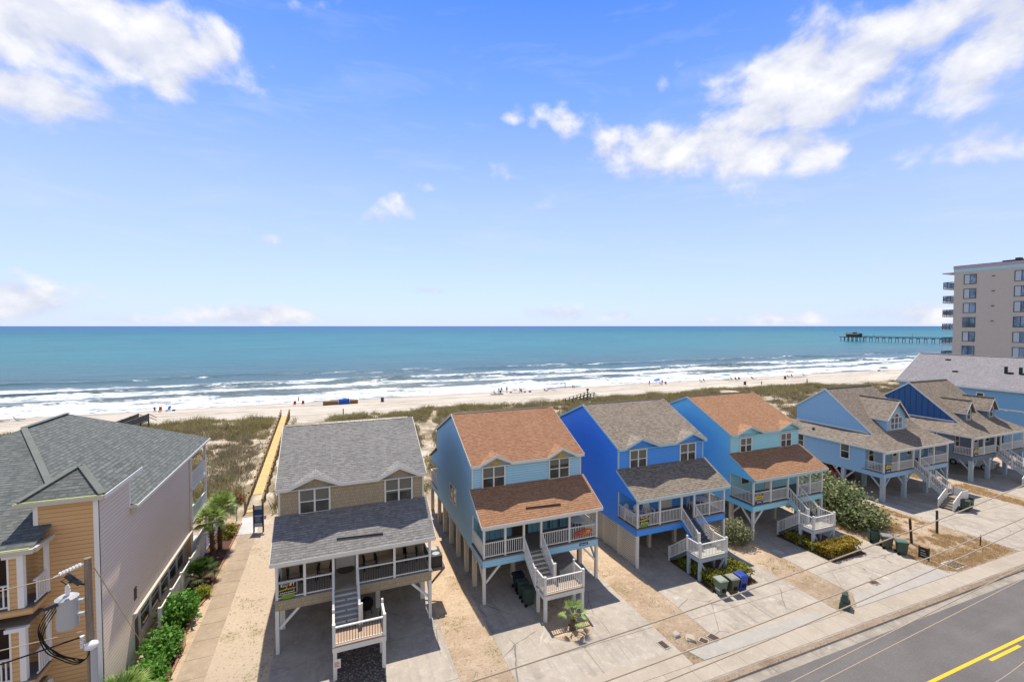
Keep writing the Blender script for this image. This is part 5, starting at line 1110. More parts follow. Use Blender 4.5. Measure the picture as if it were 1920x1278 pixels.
# ------------------------------------------------------------------ kerbside bits
r = thing('utility_cabinet', 'dark green tapered utility cabinet standing beside the sidewalk', 'utility box', (29.55, 18.35, 0), .5)
MB().loft([[(-.42, -.28, 0), (.42, -.28, 0), (.42, .28, 0), (-.42, .28, 0)], [(-.38, -.24, .42), (.38, -.24, .42), (.38, .24, .42), (-.38, .24, .42)]]).build('base', 'utility_green', r)
MB().loft([[(-.32, -.2, .42), (.32, -.2, .42), (.32, .2, .42), (-.32, .2, .42)], [(-.27, -.14, .92), (.27, -.14, .92), (.27, .14, .92), (-.27, .14, .92)]]).build('cover', 'utility_green', r, bevel=.02)
v = MB()
for i in range(4): v.box(-.3, -.285 + i * .008, .1 + i * .08, .3, -.25, .13 + i * .08)
v.build('louvre', 'dark_metal', r)
def cover(name, label, loc, w, d, rz=0., cat='meter cover', grate=False):
    r = thing(name, label, cat, loc, rz)
    if grate:
        MB().box(-w / 2 - .12, -d / 2 - .1, 0, w / 2 + .12, d / 2 + .1, .026).build('frame', 'concrete_white', r); b = MB()
        for i in range(7): b.box(-w / 2 + i * w / 7, -d / 2, .027, -w / 2 + (i + .6) * w / 7, d / 2, .045)
        b.build('grate', 'rust_iron', r)
    else: MB().box(-w / 2, -d / 2, 0, w / 2, d / 2, .035).build('lid', 'rust_iron', r); MB().box(-w / 2 - .05, -d / 2 - .05, 0, w / 2 + .05, d / 2 + .05, .028).build('collar', 'concrete_patch', r)
cover('storm_drain', 'rusty storm drain grate set in pale concrete below the dry grass', (42.3, 18.75, .015), 1.25, .75, 0, 'drain', True)
cover('meter_cover', 'brown meter cover in the driveway slab below the light blue house', (16.75, 19.75, .018), .34, .55, .1); cover('meter_cover', 'brown meter cover at the edge of the royal blue house driveway', (19.75, 19.2, .012), .45, .5, .3); cover('meter_cover', 'small dark meter cover in the sand beside the pale debris', (19.05, 19.2, .005), .35, .4, .5); cover('meter_cover', 'brown meter cover in the wide driveway near the green utility cabinet', (34.2, 19.4, .018), .62, .32, -.2)
def debris(label, loc, rz, s=1.):
    mb = MB()
    for i in range(3): a = random.uniform(0, 6); mb.prism([(x * s * .8 + random.uniform(-.06, .06), y * s * .8 + random.uniform(-.06, .06), .01 + .05 * i) for x, y in ((-.28, -.18), (.22, -.24), (.3, .12), (-.1, .22))], (.05, .03, .05))
    o = mb.build('broken_concrete', 'concrete_walk'); o.location = loc; o.rotation_euler = (0, 0, rz); tag(o, label, 'rubble')
debris('pale broken concrete lump on the sand nearest the light blue house driveway', (17.85, 20.1, 0), .4); debris('pale broken concrete slab beside a small cover on the sand', (18.45, 19.55, 0), 1.2, 1.2)
def post_(label, x, y, h, lean):
    o = MB().cyl((0, 0, -.1), (lean, .03, h), .1, .09, 8).build('wooden_post', 'wood_dark'); o.location = (x, y, 0); tag(o, label, 'post', 'old posts in the dry grass')
post_('dark leaning wooden post nearest the bins on the dry grass lot', 43.3, 21.9, 2.05, -.28); post_('dark upright wooden post between the lot and the pale blue house driveway', 47.4, 22.2, 1.95, -.05)
o = MB().cyl((0, 0, 0), (0, 0, .9), .04, n=6).box(-.04, -.03, .7, .04, .03, .92).build('marker_stake', 'rust_iron'); o.location = (47.8, 19.6, 0); tag(o, 'thin rusty marker stake standing in the dry grass lot', 'stake')

# ------------------------------------------------------------------ utility pole and wires
px_, py_ = -6.75, 17.0
def smooth(P, k=6):
    P = [V(p) for p in P]; P = [P[0]] + P + [P[-1]]; out = []
    for i in range(1, len(P) - 2):
        for j in range(k):
            t = j / k; a, b, c, d = P[i - 1:i + 3]; out.append(.5 * (2 * b + (c - a) * t + (2 * a - 5 * b + 4 * c - d) * t * t + (3 * b - a - 3 * c + d) * t ** 3))
    return out + [P[-2]]
r = thing('utility_pole', 'weathered wooden utility pole with grey transformer in the lower left corner', 'utility pole', (px_, py_, 0))
MB().cyl((0, 0, -.3), (-.04, 0, 10.65), .115, .088, 12).build('pole', 'pole_wood', r)
MB().cyl((.13, -.18, 0), (.11, -.17, 8.0), .085, n=10).build('conduit', 'grey_metal', r); MB().lathe((.06, -.17, 8.0), [(.1, 0), (.17, .05), (.15, .16), (.04, .22)], 12).build('conduit_cap', 'white_bright', r, smooth=True)
tx = MB().lathe((-.52, -.05, 8.72), [(.02, 0), (.24, 0), (.255, .05), (.255, .82), (.27, .83), (.27, .87), (.18, .93), (.02, .95)], 20).build('transformer', 'grey_metal', r)
MB().lathe((-.50, -.05, 9.66), [(.05, 0), (.05, .1), (.07, .12), (.045, .16), (.065, .2), (.03, .3)], 10).build('bushing', 'white_bright', tx); MB().box(-.3, -.1, 9.0, -.1, .0, 9.08).box(-.3, -.1, 9.4, -.1, 0, 9.48).build('bracket', 'grey_metal', tx)
MB().beam((-.95, -.2, 9.42), (-.62, -.28, 9.55), .1, .09).build('terminal', 'dark_metal', tx)
MB().cyl((-.5, -.1, 10.28), (-.18, -.1, 9.95), .075, n=8).cyl((-.18, -.1, 9.95), (-.08, 0, 9.85), .03, n=6).lathe((-.38, -.1, 10.02), [(.04, 0), (.09, .04), (.05, .08), (.09, .12), (.04, .2)], 8).build('fuse_cutout', 'dark_metal', r)
ins = MB()
for i in range(7): ins.cyl((-.2 - i * .075, 0, 10.48 - i * .03), (-.23 - i * .075, 0, 10.468 - i * .03), .06, n=8)
ins.cyl((-.1, 0, 10.5), (-.82, 0, 10.22), .025, n=6).build('insulator', 'white_bright', r)
for k in range(3): MB().lathe((-.2, -.05, 8.0 + .14 * k), [(.02, 0), (.06, .02), (.03, .05), (.06, .08), (.02, .1)], 8).build('insulator', 'white_bright', r)
for k in range(4):
    a = -.86 + .06 * k
    MB().tube(smooth([(a + .05, -.24, 9.45), (a - .2 - .03 * k, -.3, 8.95 - .09 * k), (a - .08 + .05 * k, -.3, 8.3 - .07 * k), (a + .2 + .1 * k, -.3, 7.98 - .05 * k), (-.3 + .03 * k, -.25, 7.68 + .04 * k), (-.06, -.2, 7.75), (.04, -.18, 8.03)]), .015, 6).build('cable_loop', 'rubber', r)
MB().tube([(-.5, -.05, 9.95), (-.62, -.1, 10.12), (-.45, -.1, 10.2), (-.2, -.1, 9.98)], .014, 5).build('cable_loop', 'rubber', r)
def wire(label, pts, rad, m, group):
    """a wire hung through three points on a parabola"""
    (xa, ya, za), (xb, yb, zb), (xc, yc, zc) = pts; P = []
    for i in range(41):
        t = i / 40; tb = (xb - xa) / (xc - xa); x = xa + (xc - xa) * t; y = ya + (yc - ya) * t
        z = za * (t - tb) * (t - 1) / (tb) + zb * t * (t - 1) / (tb * (tb - 1)) + zc * t * (t - tb) / (1 - tb); P.append((x, y, z))
    tag(MB().tube(P, rad, 5).build('power_line', m), label, 'power line', group)
g = 'power lines at the left pole'
wire('power line leaving the white insulator string of the pole towards the left', [(px_ - .82, py_, 10.2), (px_ - 8, py_, 9.6), (px_ - 16, py_, 9.5)], .016, 'wire_metal', g); wire('thin wire leaving the pole towards the left just below the transformer', [(px_ - .2, py_ - .05, 8.5), (px_ - 8, py_, 8.2), (px_ - 16, py_, 8.3)], .014, 'wire_metal', g); wire('thick black cable leaving the pole towards the left, lowest of three', [(px_ - .15, py_ - .05, 8.35), (px_ - 8, py_, 7.2), (px_ - 16, py_, 6.9)], .024, 'rubber', g)
tag(MB().tube([(px_ + .1, py_, 10.35), (-9.35, 29.3, .2)], .014, 5).build('guy_wire', 'wire_metal'), 'diagonal guy wire running from the pole top down past the white corner board', 'guy wire')
g = 'power lines across the street corner'
def at8(x, y, Y=8.0):
    d = camo.rotation_euler.to_matrix() @ V((x - 960, -(y - 639), -857)); return tuple(V((0, 0, 17.5)) + d * (Y / d.y))
# hung in one vertical stack between poles that stand outside the view
for lab, q in (('uppermost of six wires crossing the driveways at lower right', [(2.3, 8, 10.88), (12.9, 8, 11.31), (22.1, 8, 12.03)]), ('second highest of six wires crossing the driveways at lower right', [(5.23, 8, 10.03), (14.47, 8, 10.4), (22.2, 8, 10.88)]), ('third highest of six wires crossing above the green utility cabinet', [(6.81, 8, 9.57), (16.14, 8, 10.05), (22.24, 8, 10.5)]),
               ('fourth of six wires, crossing above the kerb at lower right', [(10.9, 8, 8.37), (15.69, 8, 8.71), (22.33, 8, 9.15)]), ('fifth of six wires, crossing above the asphalt at lower right', [(12.01, 8, 8.04), (16.22, 8, 8.31), (22.36, 8, 8.69)]), ('lowest of six wires, crossing the lower right corner of the road', [(20.78, 8, 5.47), (22.0, 8, 5.57), (22.58, 8, 5.655)])):
    (xa, y, za), (xb, _, zb), (xc, _, zc) = q; Af = np.polyfit([xa, xb, xc], [za, zb, zc], 2)
    ex = [xa - 3, (xa + xc) / 2, xc + 5]; wire(lab, [(x, 8, float(np.polyval(Af, x))) for x in ex], .0165, 'wire_metal', g)

# ------------------------------------------------------------------ cars under the houses
def car(label, loc, rz, m):
    r = thing('parked_car', label, 'car', loc, rz); W2 = .92
    prof = [(-2.3, .35), (-2.32, .75), (-2.2, .98), (-1.2, 1.08), (-.55, 1.62), (1.5, 1.66), (2.1, 1.1), (2.25, .9), (2.25, .38), (1.8, .28), (-1.9, .28)]
    rings = []
    for k, (s, dz) in enumerate(((.90, 0), (1, 0))): pass
    def sec(x): return [( -x, y, z) for y, z in prof]
    b = MB(); L = [(-W2 * (.84 if z > 1.2 else 1), y, z) for y, z in prof]; Rr = [(W2 * (.84 if z > 1.2 else 1), y, z) for y, z in prof]
    n = len(prof); b.add(L + Rr, [tuple(range(n)), tuple(range(2 * n - 1, n - 1, -1))] + [((i + 1) % n, i, n + i, n + (i + 1) % n) for i in range(n)])
    bo = b.build('body', m, r, bevel=.06)
    MB().prism([(-.72, -1.16, 1.13), (.72, -1.16, 1.13), (.68, -.6, 1.58), (-.68, -.6, 1.58)], (0, -.03, .03)).build('windscreen', 'glass', r)
    for s in (-1, 1):
        MB().prism([(s * .90, -.85, 1.12), (s * .90, 1.7, 1.14), (s * .80, 1.35, 1.58), (s * .80, -.45, 1.56)], (s * .02, 0, 0)).build('side_window', 'glass', r)
        MB().box(s * .55, -2.36, .72, s * .88, -2.2, .88).build('headlight', 'glass_blue', r); MB().box(s * .93, -.7, 1.05, s * 1.08, -.55, 1.2).build('wing_mirror', m, r)
        for y in (-1.45, 1.4):
            w_ = MB().cyl((s * .70, y, .34), (s * .94, y, .34), .34, n=18).build('wheel', 'rubber', r); MB().cyl((s * .93, y, .34), (s * .95, y, .34), .21, n=12).build('rim', 'grey_metal', w_)
    MB().box(-.5, -2.37, .6, .5, -2.25, .85).build('grille', 'black_rail', r); MB().box(-.85, -2.36, .38, .85, -2.2, .52).build('bumper', 'dark_metal', r)
    return r
car('white car parked nose out in the shade under the dark slate house', (74.3, 31.6, 0), .12, 'car_white'); car('red car parked in the shade under the pale blue house behind the bush', (53.9, 35.6, 0), .0, 'car_red')

# ------------------------------------------------------------------ boardwalk and dune crossings
r = thing('boardwalk', 'straight yellow new-timber boardwalk with post railings crossing the dune', 'boardwalk', (0, 0, 0)); r.location = (-6.95, 48.3, 0)
A, B = V((0, 0, .12)), V((-1.25, 46.5, .75)); d = (B - A).normalized(); sd2 = V((d.y, -d.x, 0)).normalized()
MB().prism([A - sd2 * .62, A + sd2 * .62, B + sd2 * .62, B - sd2 * .62], (0, 0, -.12)).build('deck', 'new_wood', r)
for s in (-1, 1):
    n = 19; rb = MB(); rb.beam(A + sd2 * s * .66 + V((0, 0, .95)), B + sd2 * s * .66 + V((0, 0, .95)), .16, .05); rb.beam(A + sd2 * s * .66 + V((0, 0, .5)), B + sd2 * s * .66 + V((0, 0, .5)), .05, .13); rb.build('handrail', 'rail_wood', r)
    for i in range(n + 1): p = A + (B - A) * (i / n) + sd2 * s * .72; MB().box(p.x - .08, p.y - .08, p.z - 1.2, p.x + .08, p.y + .08, p.z + 1.12).build('post', 'rail_wood', r)
def crossing(label, loc, rz, L, m, panel=True, dz=.9):
    r = thing('dune_walkover', label, 'walkover', loc, rz)
    MB().prism([(-.8, 0, 0), (.8, 0, 0), (.8, L, dz), (-.8, L, dz)], (0, 0, -.15)).build('deck', m, r)
    for s in (-.85, .85):
        if panel: MB().prism([(s, 0, .15), (s, L, dz + .1), (s, L, dz + 1.05), (s, 0, 1.05)], (.06, 0, 0)).build('side_panel', m, r)
        rb = MB(); rb.beam((s, 0, 1.08), (s, L, dz + 1.08), .14, .06); rb.beam((s, L, dz + 1.08), (s, L + 1.8, dz + .1), .1, .08); rb.beam((s, L, dz + .6), (s, L + 1.8, dz - .4), .08, .08)
        if not panel: rb.beam((s, 0, .6), (s, L, dz + .6), .06, .1)
        rb.build('handrail', m, r); n = int(L / 1.8) + 1
        for i in range(n + 1): t = i / n; MB().box(s - .08, L * t - .08, dz * t - 1.2, s + .08, L * t + .08, dz * t + 1.15).build('post', m, r)
crossing('weathered grey timber ramp over the dune behind the tan building roof', (-32.4, 86.0, .9), -.36, 8.2, 'wood_grey', True, .8); crossing('dark timber walkover with open post railings beyond the royal blue house roof', (48.8, 89.2, .3), -1.05, 10, 'wood_dark', False, .3)
def far_post(label, x, y, h, box=False):
    mb = MB().box(-.09, -.09, -.3, .09, .09, h)
    if box: mb.box(-.26, -.2, h - .5, .26, .2, h)
    o = mb.build('beach_post', 'wood_dark'); o.location = (x, y, gz(x, y)); tag(o, label, 'post')
far_post('short dark post at the dune edge above the taupe house roof', 2.0, 95.5, 1.1); far_post('dark post with a box on top standing on a sand mound at the beach', 62.8, 104.5, 1.5, True); far_post('small dark post on the beach above the turquoise house right gable', 136, 97, 1.2); far_post('small dark post on the beach left of the pale blue house ridge', 118, 98, 1.1)
for (x, y, rx, h) in ((44.7, 97.5, 5.5, 1.3), (62.8, 104.6, 4, .6), (91, 97, 7, .9), (120, 95.5, 9, .9)):
    n = 12; vs = []; mb = MB(); rings = []
    for k in range(6): q = k / 5; rings.append([(x + rx * (1 - q) * cos(2 * pi * i / 24) * (1 + .1 * sin(i * 2.1)), y + rx * .55 * (1 - q) * sin(2 * pi * i / 24), gz(x, y) - .35 + h * (1 - (1 - q) ** 2)) for i in range(24)])
    tag(mb.loft([R_ for R_ in rings[:-1]]).build('sand_mound', 'sand', smooth=True), kind='structure')

# ------------------------------------------------------------------ plants near the buildings
palm('sabal_palm', 'shorter sabal palm nearer the street beside the white fence', (-8.55, 40.0, 0), 2.8, .14, 38, .65, .75, lean=(-.1, .1), group='sabal palms by the walkway'); palm('sabal_palm', 'taller sabal palm behind another beside the white fence', (-8.35, 41.4, 0), 3.2, .14, 40, .68, .78, lean=(.15, .2), group='sabal palms by the walkway')
palm('palmetto', 'dark spiky palmetto clump in the mulch below the sabal palms', (-8.55, 36.3, 0), .45, .12, 34, .7, .75, 'leaf_green_dark', cat='palmetto', elr=(.05, 1.35)); palm('palmetto', 'pale spiky palmetto behind the utility pole at the bottom edge', (-8.75, 24.4, 0), .9, .13, 36, .75, .85, 'leaf_palm', cat='palmetto', elr=(-.2, 1.35)); palm('palmetto', 'spiky palmetto left of the utility pole base at the bottom edge', (-10.0, 23.4, 0), .8, .13, 30, .75, .8, 'leaf_palm', cat='palmetto', elr=(-.2, 1.35))
palm('young_palm', 'small young palm in the sandy island before the light blue house landing', (12.75, 22.75, 0), .72, .16, 12, .62, .55, 'leaf_palm', lean=(.03, -.05), elr=(-.35, 1.3), lw=.02)
g = 'bright green shrubs in the flower bed'
shrub('shrub', 'bright green rounded shrub in the mulch beside the fence end', 'shrub', (-8.6, 32.0, 0), [(0, 0, .8, .85, 1.05, .75), (.1, .6, .6, .6, .6, .5)], 2600, .11, 'leaf_bright', g); shrub('shrub', 'bright green shrub in the mulch, middle of three beside the walkway', 'shrub', (-8.55, 28.9, 0), [(0, 0, .65, .8, 1.0, .6), (.1, -.7, .5, .6, .6, .45)], 2300, .10, 'leaf_bright', g); shrub('shrub', 'bright green shrub in the mulch at the bottom edge of the view', 'shrub', (-8.5, 26.2, 0), [(0, 0, .65, .85, 1.0, .6), (-.2, .8, .4, .5, .6, .4)], 2300, .10, 'leaf_bright', g)
shrub('shrub', 'small pale green shrub between palmetto and bright shrub in the mulch', 'shrub', (-8.0, 34.5, 0), [(0, 0, .3, .5, .45, .3)], 700, .07, 'leaf_yellow'); shrub('shrub', 'orange red shrub behind the sabal palms beside the dune', 'shrub', (-10.0, 50.5, 0), [(0, 0, .6, 1.3, 1.0, .7), (1.2, .6, .5, .8, .8, .5)], 1600, .12, 'leaf_orange'); shrub('shrub', 'yellow green shrub between the tan building and the orange shrub', 'shrub', (-11.7, 49.5, 0), [(0, 0, .6, 1.0, .8, .6)], 1000, .12, 'leaf_yellow'); shrub('shrub', 'low green shrub at the foot of the sabal palms', 'shrub', (-8.2, 43.8, 0), [(0, 0, .4, .6, .9, .45)], 900, .09, 'leaf_hedge')
r = thing('garden_lamp', 'black curved garden lamp post behind the sabal palms', 'lamp', (-8.1, 46.8, 0)); MB().tube([(0, 0, 0), (0, 0, 2.2), (-.1, 0, 2.45), (-.4, 0, 2.45)], .04, 6).build('post', 'black_rail', r); MB().lathe((-.45, 0, 2.3), [(.16, 0), (.12, .1), (.03, .16)], 10).build('lamp_shade', 'black_rail', r)
def hedge(label, loc, boxes, n, m, h):
    r = thing('hedge', label, 'hedge', loc); pts = []
    tot = sum((b[2] - b[0]) * (b[3] - b[1]) for b in boxes)
    for b in boxes:
        k = int(n * (b[2] - b[0]) * (b[3] - b[1]) / tot); P = rng.uniform(size=(k, 3)); P[:, 0] = b[0] + (b[2] - b[0]) * P[:, 0]; P[:, 1] = b[1] + (b[3] - b[1]) * P[:, 1]
        top = rng.uniform(size=k) < .55; P[:, 2] = np.where(top, h * (1 - .10 * rng.uniform(size=k)), h * P[:, 2])
        P[:, 2] += .10 * np.sin(P[:, 0] * 5.1) * np.cos(P[:, 1] * 4.3); pts.append(P + rng.normal(size=(k, 3)) * .045)
    leaf_mesh('foliage', np.concatenate(pts), .075, m, r)
    st = MB()
    for b in boxes:
        for i in range(4): st.cyl(((b[0] + b[2]) / 2, b[1] + (b[3] - b[1]) * (i + .5) / 4, 0), ((b[0] + b[2]) / 2, b[1] + (b[3] - b[1]) * (i + .5) / 4, h * .7), .03, n=5)
    st.build('stem', 'trunk_brown', r)
hedge('yellow green U-shaped hedge round the landing of the royal blue house', (23.35, 22.75, 0), [(0, 0, .85, 3.6), (.85, 0, 3.6, .95), (2.9, .95, 3.6, 1.8)], 7000, 'leaf_hedge', .72)
hedge('darker green hedge arm left of the turquoise house landing', (34.45, 23.6, 0), [(0, 0, .85, 2.7)], 2200, 'leaf_hedge', .68); hedge('golden clipped hedge before the turquoise house landing', (34.45, 22.45, 0), [(0, 0, 3.6, 1.15)], 4600, 'leaf_hedge_gold', .86)
shrub('shrub', 'round cream flecked shrub between the royal blue and turquoise houses', 'shrub', (30.25, 27.3, 0), [(0, 0, .85, 1.1, 1.1, .85)], 3200, .09, 'leaf_pale')
shrub('large_bush', 'large spreading dark green bush with pale leaves beside the turquoise house', 'bush', (43.2, 28.0, 0), [(0, 0, 1.3, 2.1, 3.2, 1.5), (-.9, -2.6, .9, 1.5, 1.6, 1.0), (1.6, 1.5, 1.3, 2.2, 2.6, 1.4), (2.2, 4.2, 1.4, 2.4, 2.4, 1.4), (-.6, 3.8, 1.2, 1.6, 2.2, 1.2), (.8, -2.4, .7, 1.3, 1.3, .8)], 14000, .15, 'leaf_bush', stems=9)
# ------------------------------------------------------------------ grasses: nobody could count these
def in_veg(x, y):
    if not (47.5 < y < 96): return False
    e = 92.5 + 3.5 * mnoise.noise(V((x * .07, 0, 4))) + (5 if x < -9 else 0) + (-6 if x > 128 else 0)
    if y > e: return False
    if abs(x - (-6.95 - 1.25 * (y - 48.3) / 46.5)) < 1.7 + .8 * mnoise.noise(V((x * .3, y * .3, 0))): return False
    if -6.5 < x < 4.5 and y > 86 and y > 95 - .4 * abs(x): return False
    if -6 < x < -1 and y > 84: return False
    for (xa, ya), (xb, yb) in (((19.4, 92), (17.8, 85.2)), ((17.8, 85.2), (15.7, 80)), ((15.7, 80), (14.4, 73)), ((14.4, 73), (12.9, 65.6)), ((12.9, 65.6), (10.7, 59.3)), ((10.7, 59.3), (9.8, 50))):
        if yb <= y <= ya and abs(x - (xb + (xa - xb) * (y - yb) / (ya - yb))) < .75 + .5 * mnoise.noise(V((x * .2, y * .2, 7))) + (.9 if 72 < y < 80 else 0): return False
    return True
green, scrub = [], []
for i in range(90000):
    x = random.uniform(-62, 175); y = random.uniform(47.5, 98)
    if not in_veg(x, y): continue
    d = mnoise.noise(V((x * .11, y * .16, 8))) + .5 * mnoise.noise(V((x * .45, y * .5, 2)))
    s = (y - 84) / 10 + .8 * mnoise.noise(V((x * .06, y * .06, 1)))
    if d < (-.22 if x < 60 else -.12) and s < .7: continue
    z = gz(x, y)
    (green if s + random.gauss(0, .35) > .05 or (y < 58 and random.random() < .5) else scrub).append((x, y, z))
vh = lambda P, a, b: np.array([max(.25, a + b * (mnoise.noise(V((x * .25, y * .25, 6))) + .7 * mnoise.noise(V((x * .9, y * .9, 1))))) for x, y, z in P])
blades('dune_grass', green, vh(green, .72, .8), .085, 'dune_blade', 'tall green dune grass along the seaward crest', n=8, spread=.5, lean=.95)
blades('dune_scrub', scrub, vh(scrub, .5, .6), .085, 'dune_scrub', 'low brown scrub covering the dune hollow', n=7, spread=.5, lean=.9)
dry = []
for i in range(9000):
    x = random.uniform(40.5, 50.2); y = random.uniform(18.2, 28)
    if x > 49.3 - (y - 18) * .02 or mnoise.noise(V((x * .5, y * .5, 0))) + .6 * mnoise.noise(V((x * 1.7, y * 1.7, 3))) < (.08 if y > 20 else -.25): continue
    dry.append((x, y, 0))
for i in range(3000):
    x = random.uniform(62.4, 65.2); y = random.uniform(19, 33)
    if mnoise.noise(V((x * .5, y * .5, 0))) > -.2: dry.append((x, y, 0))
blades('dry_grass', dry, .13, .03, 'dry_grass', 'straw coloured dry grass on the sandy lots', n=6, spread=.14, lean=1.3)
tu = []
for i in range(2500):
    x, y = random.choice(((random.uniform(5.8, 8.2), random.uniform(19, 40)), (random.uniform(17.4, 19.8), random.uniform(19.5, 34)), (random.uniform(-6, -3.2), random.uniform(24, 46)), (random.uniform(29, 31.4), random.uniform(19, 34)), (random.uniform(40.5, 49), random.uniform(20, 30))))
    if mnoise.noise(V((x * .6, y * .45, 5))) > .22: tu.append((x, y, 0))
blades('sand_weeds', tu, .10, .02, 'sparse_green', 'thin weeds scattered on the sand between the houses', n=4, spread=.12, lean=1.)
# ------------------------------------------------------------------ people and things on the beach
def skin_figure(name, joints, edges, zcut, mats, smooth=1):
    me = bpy.data.meshes.new(name); me.from_pydata([j[:3] for j in joints], edges, []); o = bpy.data.objects.new('tmp', me); C.objects.link(o)
    m = o.modifiers.new('s', 'SKIN'); m.use_smooth_shade = True; o.modifiers.new('u', 'SUBSURF').levels = smooth
    for v, j in zip(me.skin_vertices[0].data, joints): rx = j[3]; v.radius = (rx, j[4] if len(j) > 4 else rx)
    me.skin_vertices[0].data[0].use_root = True
    out = bpy.data.meshes.new_from_object(o.evaluated_get(bpy.context.evaluated_depsgraph_get())); bpy.data.objects.remove(o)
    for m_ in mats: out.materials.append(MATS[m_])
    for p in out.polygons: p.material_index = zcut(p.center)
    return out
ST = [(0, 0, .95, .15, .11), (0, 0, 1.18, .13, .10), (0, 0, 1.40, .17, .10), (0, 0, 1.52, .055), (0, -.015, 1.62, .085, .095), (0, -.015, 1.73, .075, .085),
      (.20, 0, 1.42, .055), (.27, .02, 1.14, .042), (.26, -.06, .90, .034), (.26, -.08, .80, .03), (-.20, 0, 1.42, .055), (-.27, .02, 1.14, .042), (-.26, -.06, .90, .034), (-.26, -.08, .80, .03),
      (.10, 0, .88, .095), (.12, -.02, .50, .062), (.13, .03, .09, .04), (.13, -.12, .03, .035), (-.10, 0, .88, .095), (-.13, .03, .50, .062), (-.14, .10, .09, .04), (-.14, -.05, .03, .035)]
SE = [(0, 1), (1, 2), (2, 3), (3, 4), (4, 5), (2, 6), (6, 7), (7, 8), (8, 9), (2, 10), (10, 11), (11, 12), (12, 13), (0, 14), (14, 15), (15, 16), (16, 17), (0, 18), (18, 19), (19, 20), (20, 21)]
SI = [(0, .05, .42, .16, .12), (0, .10, .66, .13, .10), (0, .14, .88, .17, .10), (0, .14, 1.0, .055), (0, .12, 1.10, .085, .095), (0, .12, 1.21, .075, .085),
      (.20, .14, .90, .055), (.28, .06, .66, .042), (.22, -.16, .60, .034), (.2, -.24, .60, .03), (-.20, .14, .90, .055), (-.28, .06, .66, .042), (-.22, -.16, .60, .034), (-.2, -.24, .60, .03),
      (.11, -.02, .40, .095), (.13, -.42, .46, .065), (.13, -.52, .08, .04), (.13, -.66, .04, .035), (-.11, -.02, .40, .095), (-.13, -.42, .46, .065), (-.13, -.52, .08, .04), (-.13, -.66, .04, .035)]
def cut_st(c): return 3 if c.z > 1.68 and c.y > -.06 else 2 if c.z > 1.5 or abs(c.x) > .235 or c.z < .58 else 0 if c.z > .98 else 1
def cut_si(c): return 3 if c.z > 1.16 else 2 if c.z > .98 or abs(c.x) > .245 or (c.z < .34 or c.y < -.36) else 0 if c.z > .5 else 1
FIG = {}
def person(label, x, y, pose, shirt, shorts, rz=0., s=1., z=None):
    key = (pose, shirt, shorts)
    if key not in FIG: FIG[key] = skin_figure('person', ST if pose == 'st' else SI, SE, cut_st if pose == 'st' else cut_si, [shirt, shorts, 'skin', 'hair'])
    o = bpy.data.objects.new('person', FIG[key]); C.objects.link(o); o.location = (x, y, gz(x, y) if z is None else z); o.rotation_euler = (0, 0, rz); o.scale = (s, s, s); tag(o, label, 'person', 'people on the beach')
def beach_chair(label, x, y, rz, m, recline=False):
    r = thing('beach_chair', label, 'beach chair', (x, y, gz(x, y)), rz, 'beach chairs')
    MB().box(-.28, -.3, .30, .28, .25, .34).build('seat', m, r); MB().prism([(-.28, .22, .32), (.28, .22, .32), (.28, .65 if recline else .45, 1.0), (-.28, .65 if recline else .45, 1.0)], (0, .04, .02)).build('backrest', m, r)
    if recline: MB().box(-.28, -1.1, .30, .28, -.3, .34).build('leg_rest', m, r)
    for s in (-.28, .28): MB().beam((s, -.3, 0), (s, .3, .36), .04).beam((s, .35, 0), (s, -.1, .36), .04).box(s - .03, -.3, .54, s + .03, .35, .58).build('frame', 'grey_metal', r)
def umbrella(label, x, y, m, h=2.1, rad=1.15, tilt=0.1, closed=False):
    r = thing('beach_umbrella', label, 'umbrella', (x, y, gz(x, y))); MB().cyl((0, 0, -.2), (tilt * .4, 0, h), .03, n=6).build('pole', 'white_paint', r)
    if closed: MB().lathe((tilt * .3, 0, h * .45), [(.05, 0), (.14, .2), (.10, .8), (.03, 1.2)], 8).build('canopy', m, r); return
    c = V((tilt * .4, 0, h)); n = 10; vs = [c + V((0, 0, .12))]
    for k in (.55, 1.): vs += [c + V((rad * k * cos(2 * pi * i / n), rad * k * sin(2 * pi * i / n), .1 - .42 * k * k + tilt * k * cos(2 * pi * i / n))) for i in range(n)]
    f = [(0, 1 + i, 1 + (i + 1) % n) for i in range(n)] + [(1 + i, 11 + i, 11 + (i + 1) % n, 1 + (i + 1) % n) for i in range(n)]
    mb = MB(); mb.add(vs, f); mb.add([v - V((0, 0, .03)) for v in vs], [q[::-1] for q in f]); mb.build('canopy', m, r)
def bag(label, x, y, m, s=.35):
    o = MB().loft([[(-s, -s * .7, 0), (s, -s * .7, 0), (s, s * .7, 0), (-s, s * .7, 0)], [(-s * .8, -s * .5, s * 1.1), (s * .8, -s * .5, s * 1.1), (s * .8, s * .5, s * 1.1), (-s * .8, s * .5, s * 1.1)]]).build('beach_bag', m, bevel=.03); o.location = (x, y, gz(x, y)); tag(o, label, 'bag')
def mat_(label, x, y, w, d, m, rz=0.):
    o = MB().box(-w / 2, -d / 2, 0, w / 2, d / 2, .06).build('beach_mat', m); o.location = (x, y, gz(x, y) + .02); o.rotation_euler = (0, 0, rz); tag(o, label, 'beach mat')
def beach_bin(label, x, y):
    r = thing('litter_bin', label, 'litter bin', (x, y, gz(x, y)), 0, 'litter bins on the beach'); MB().lathe((0, 0, 0), [(.3, 0), (.34, .1), (.38, .95), (.41, .96), (.41, 1.05), (.3, 1.06)], 12).build('barrel', 'dark_metal', r); MB().box(-.5, -.5, -.02, .5, .5, .04).build('base', 'wood_dark', r)
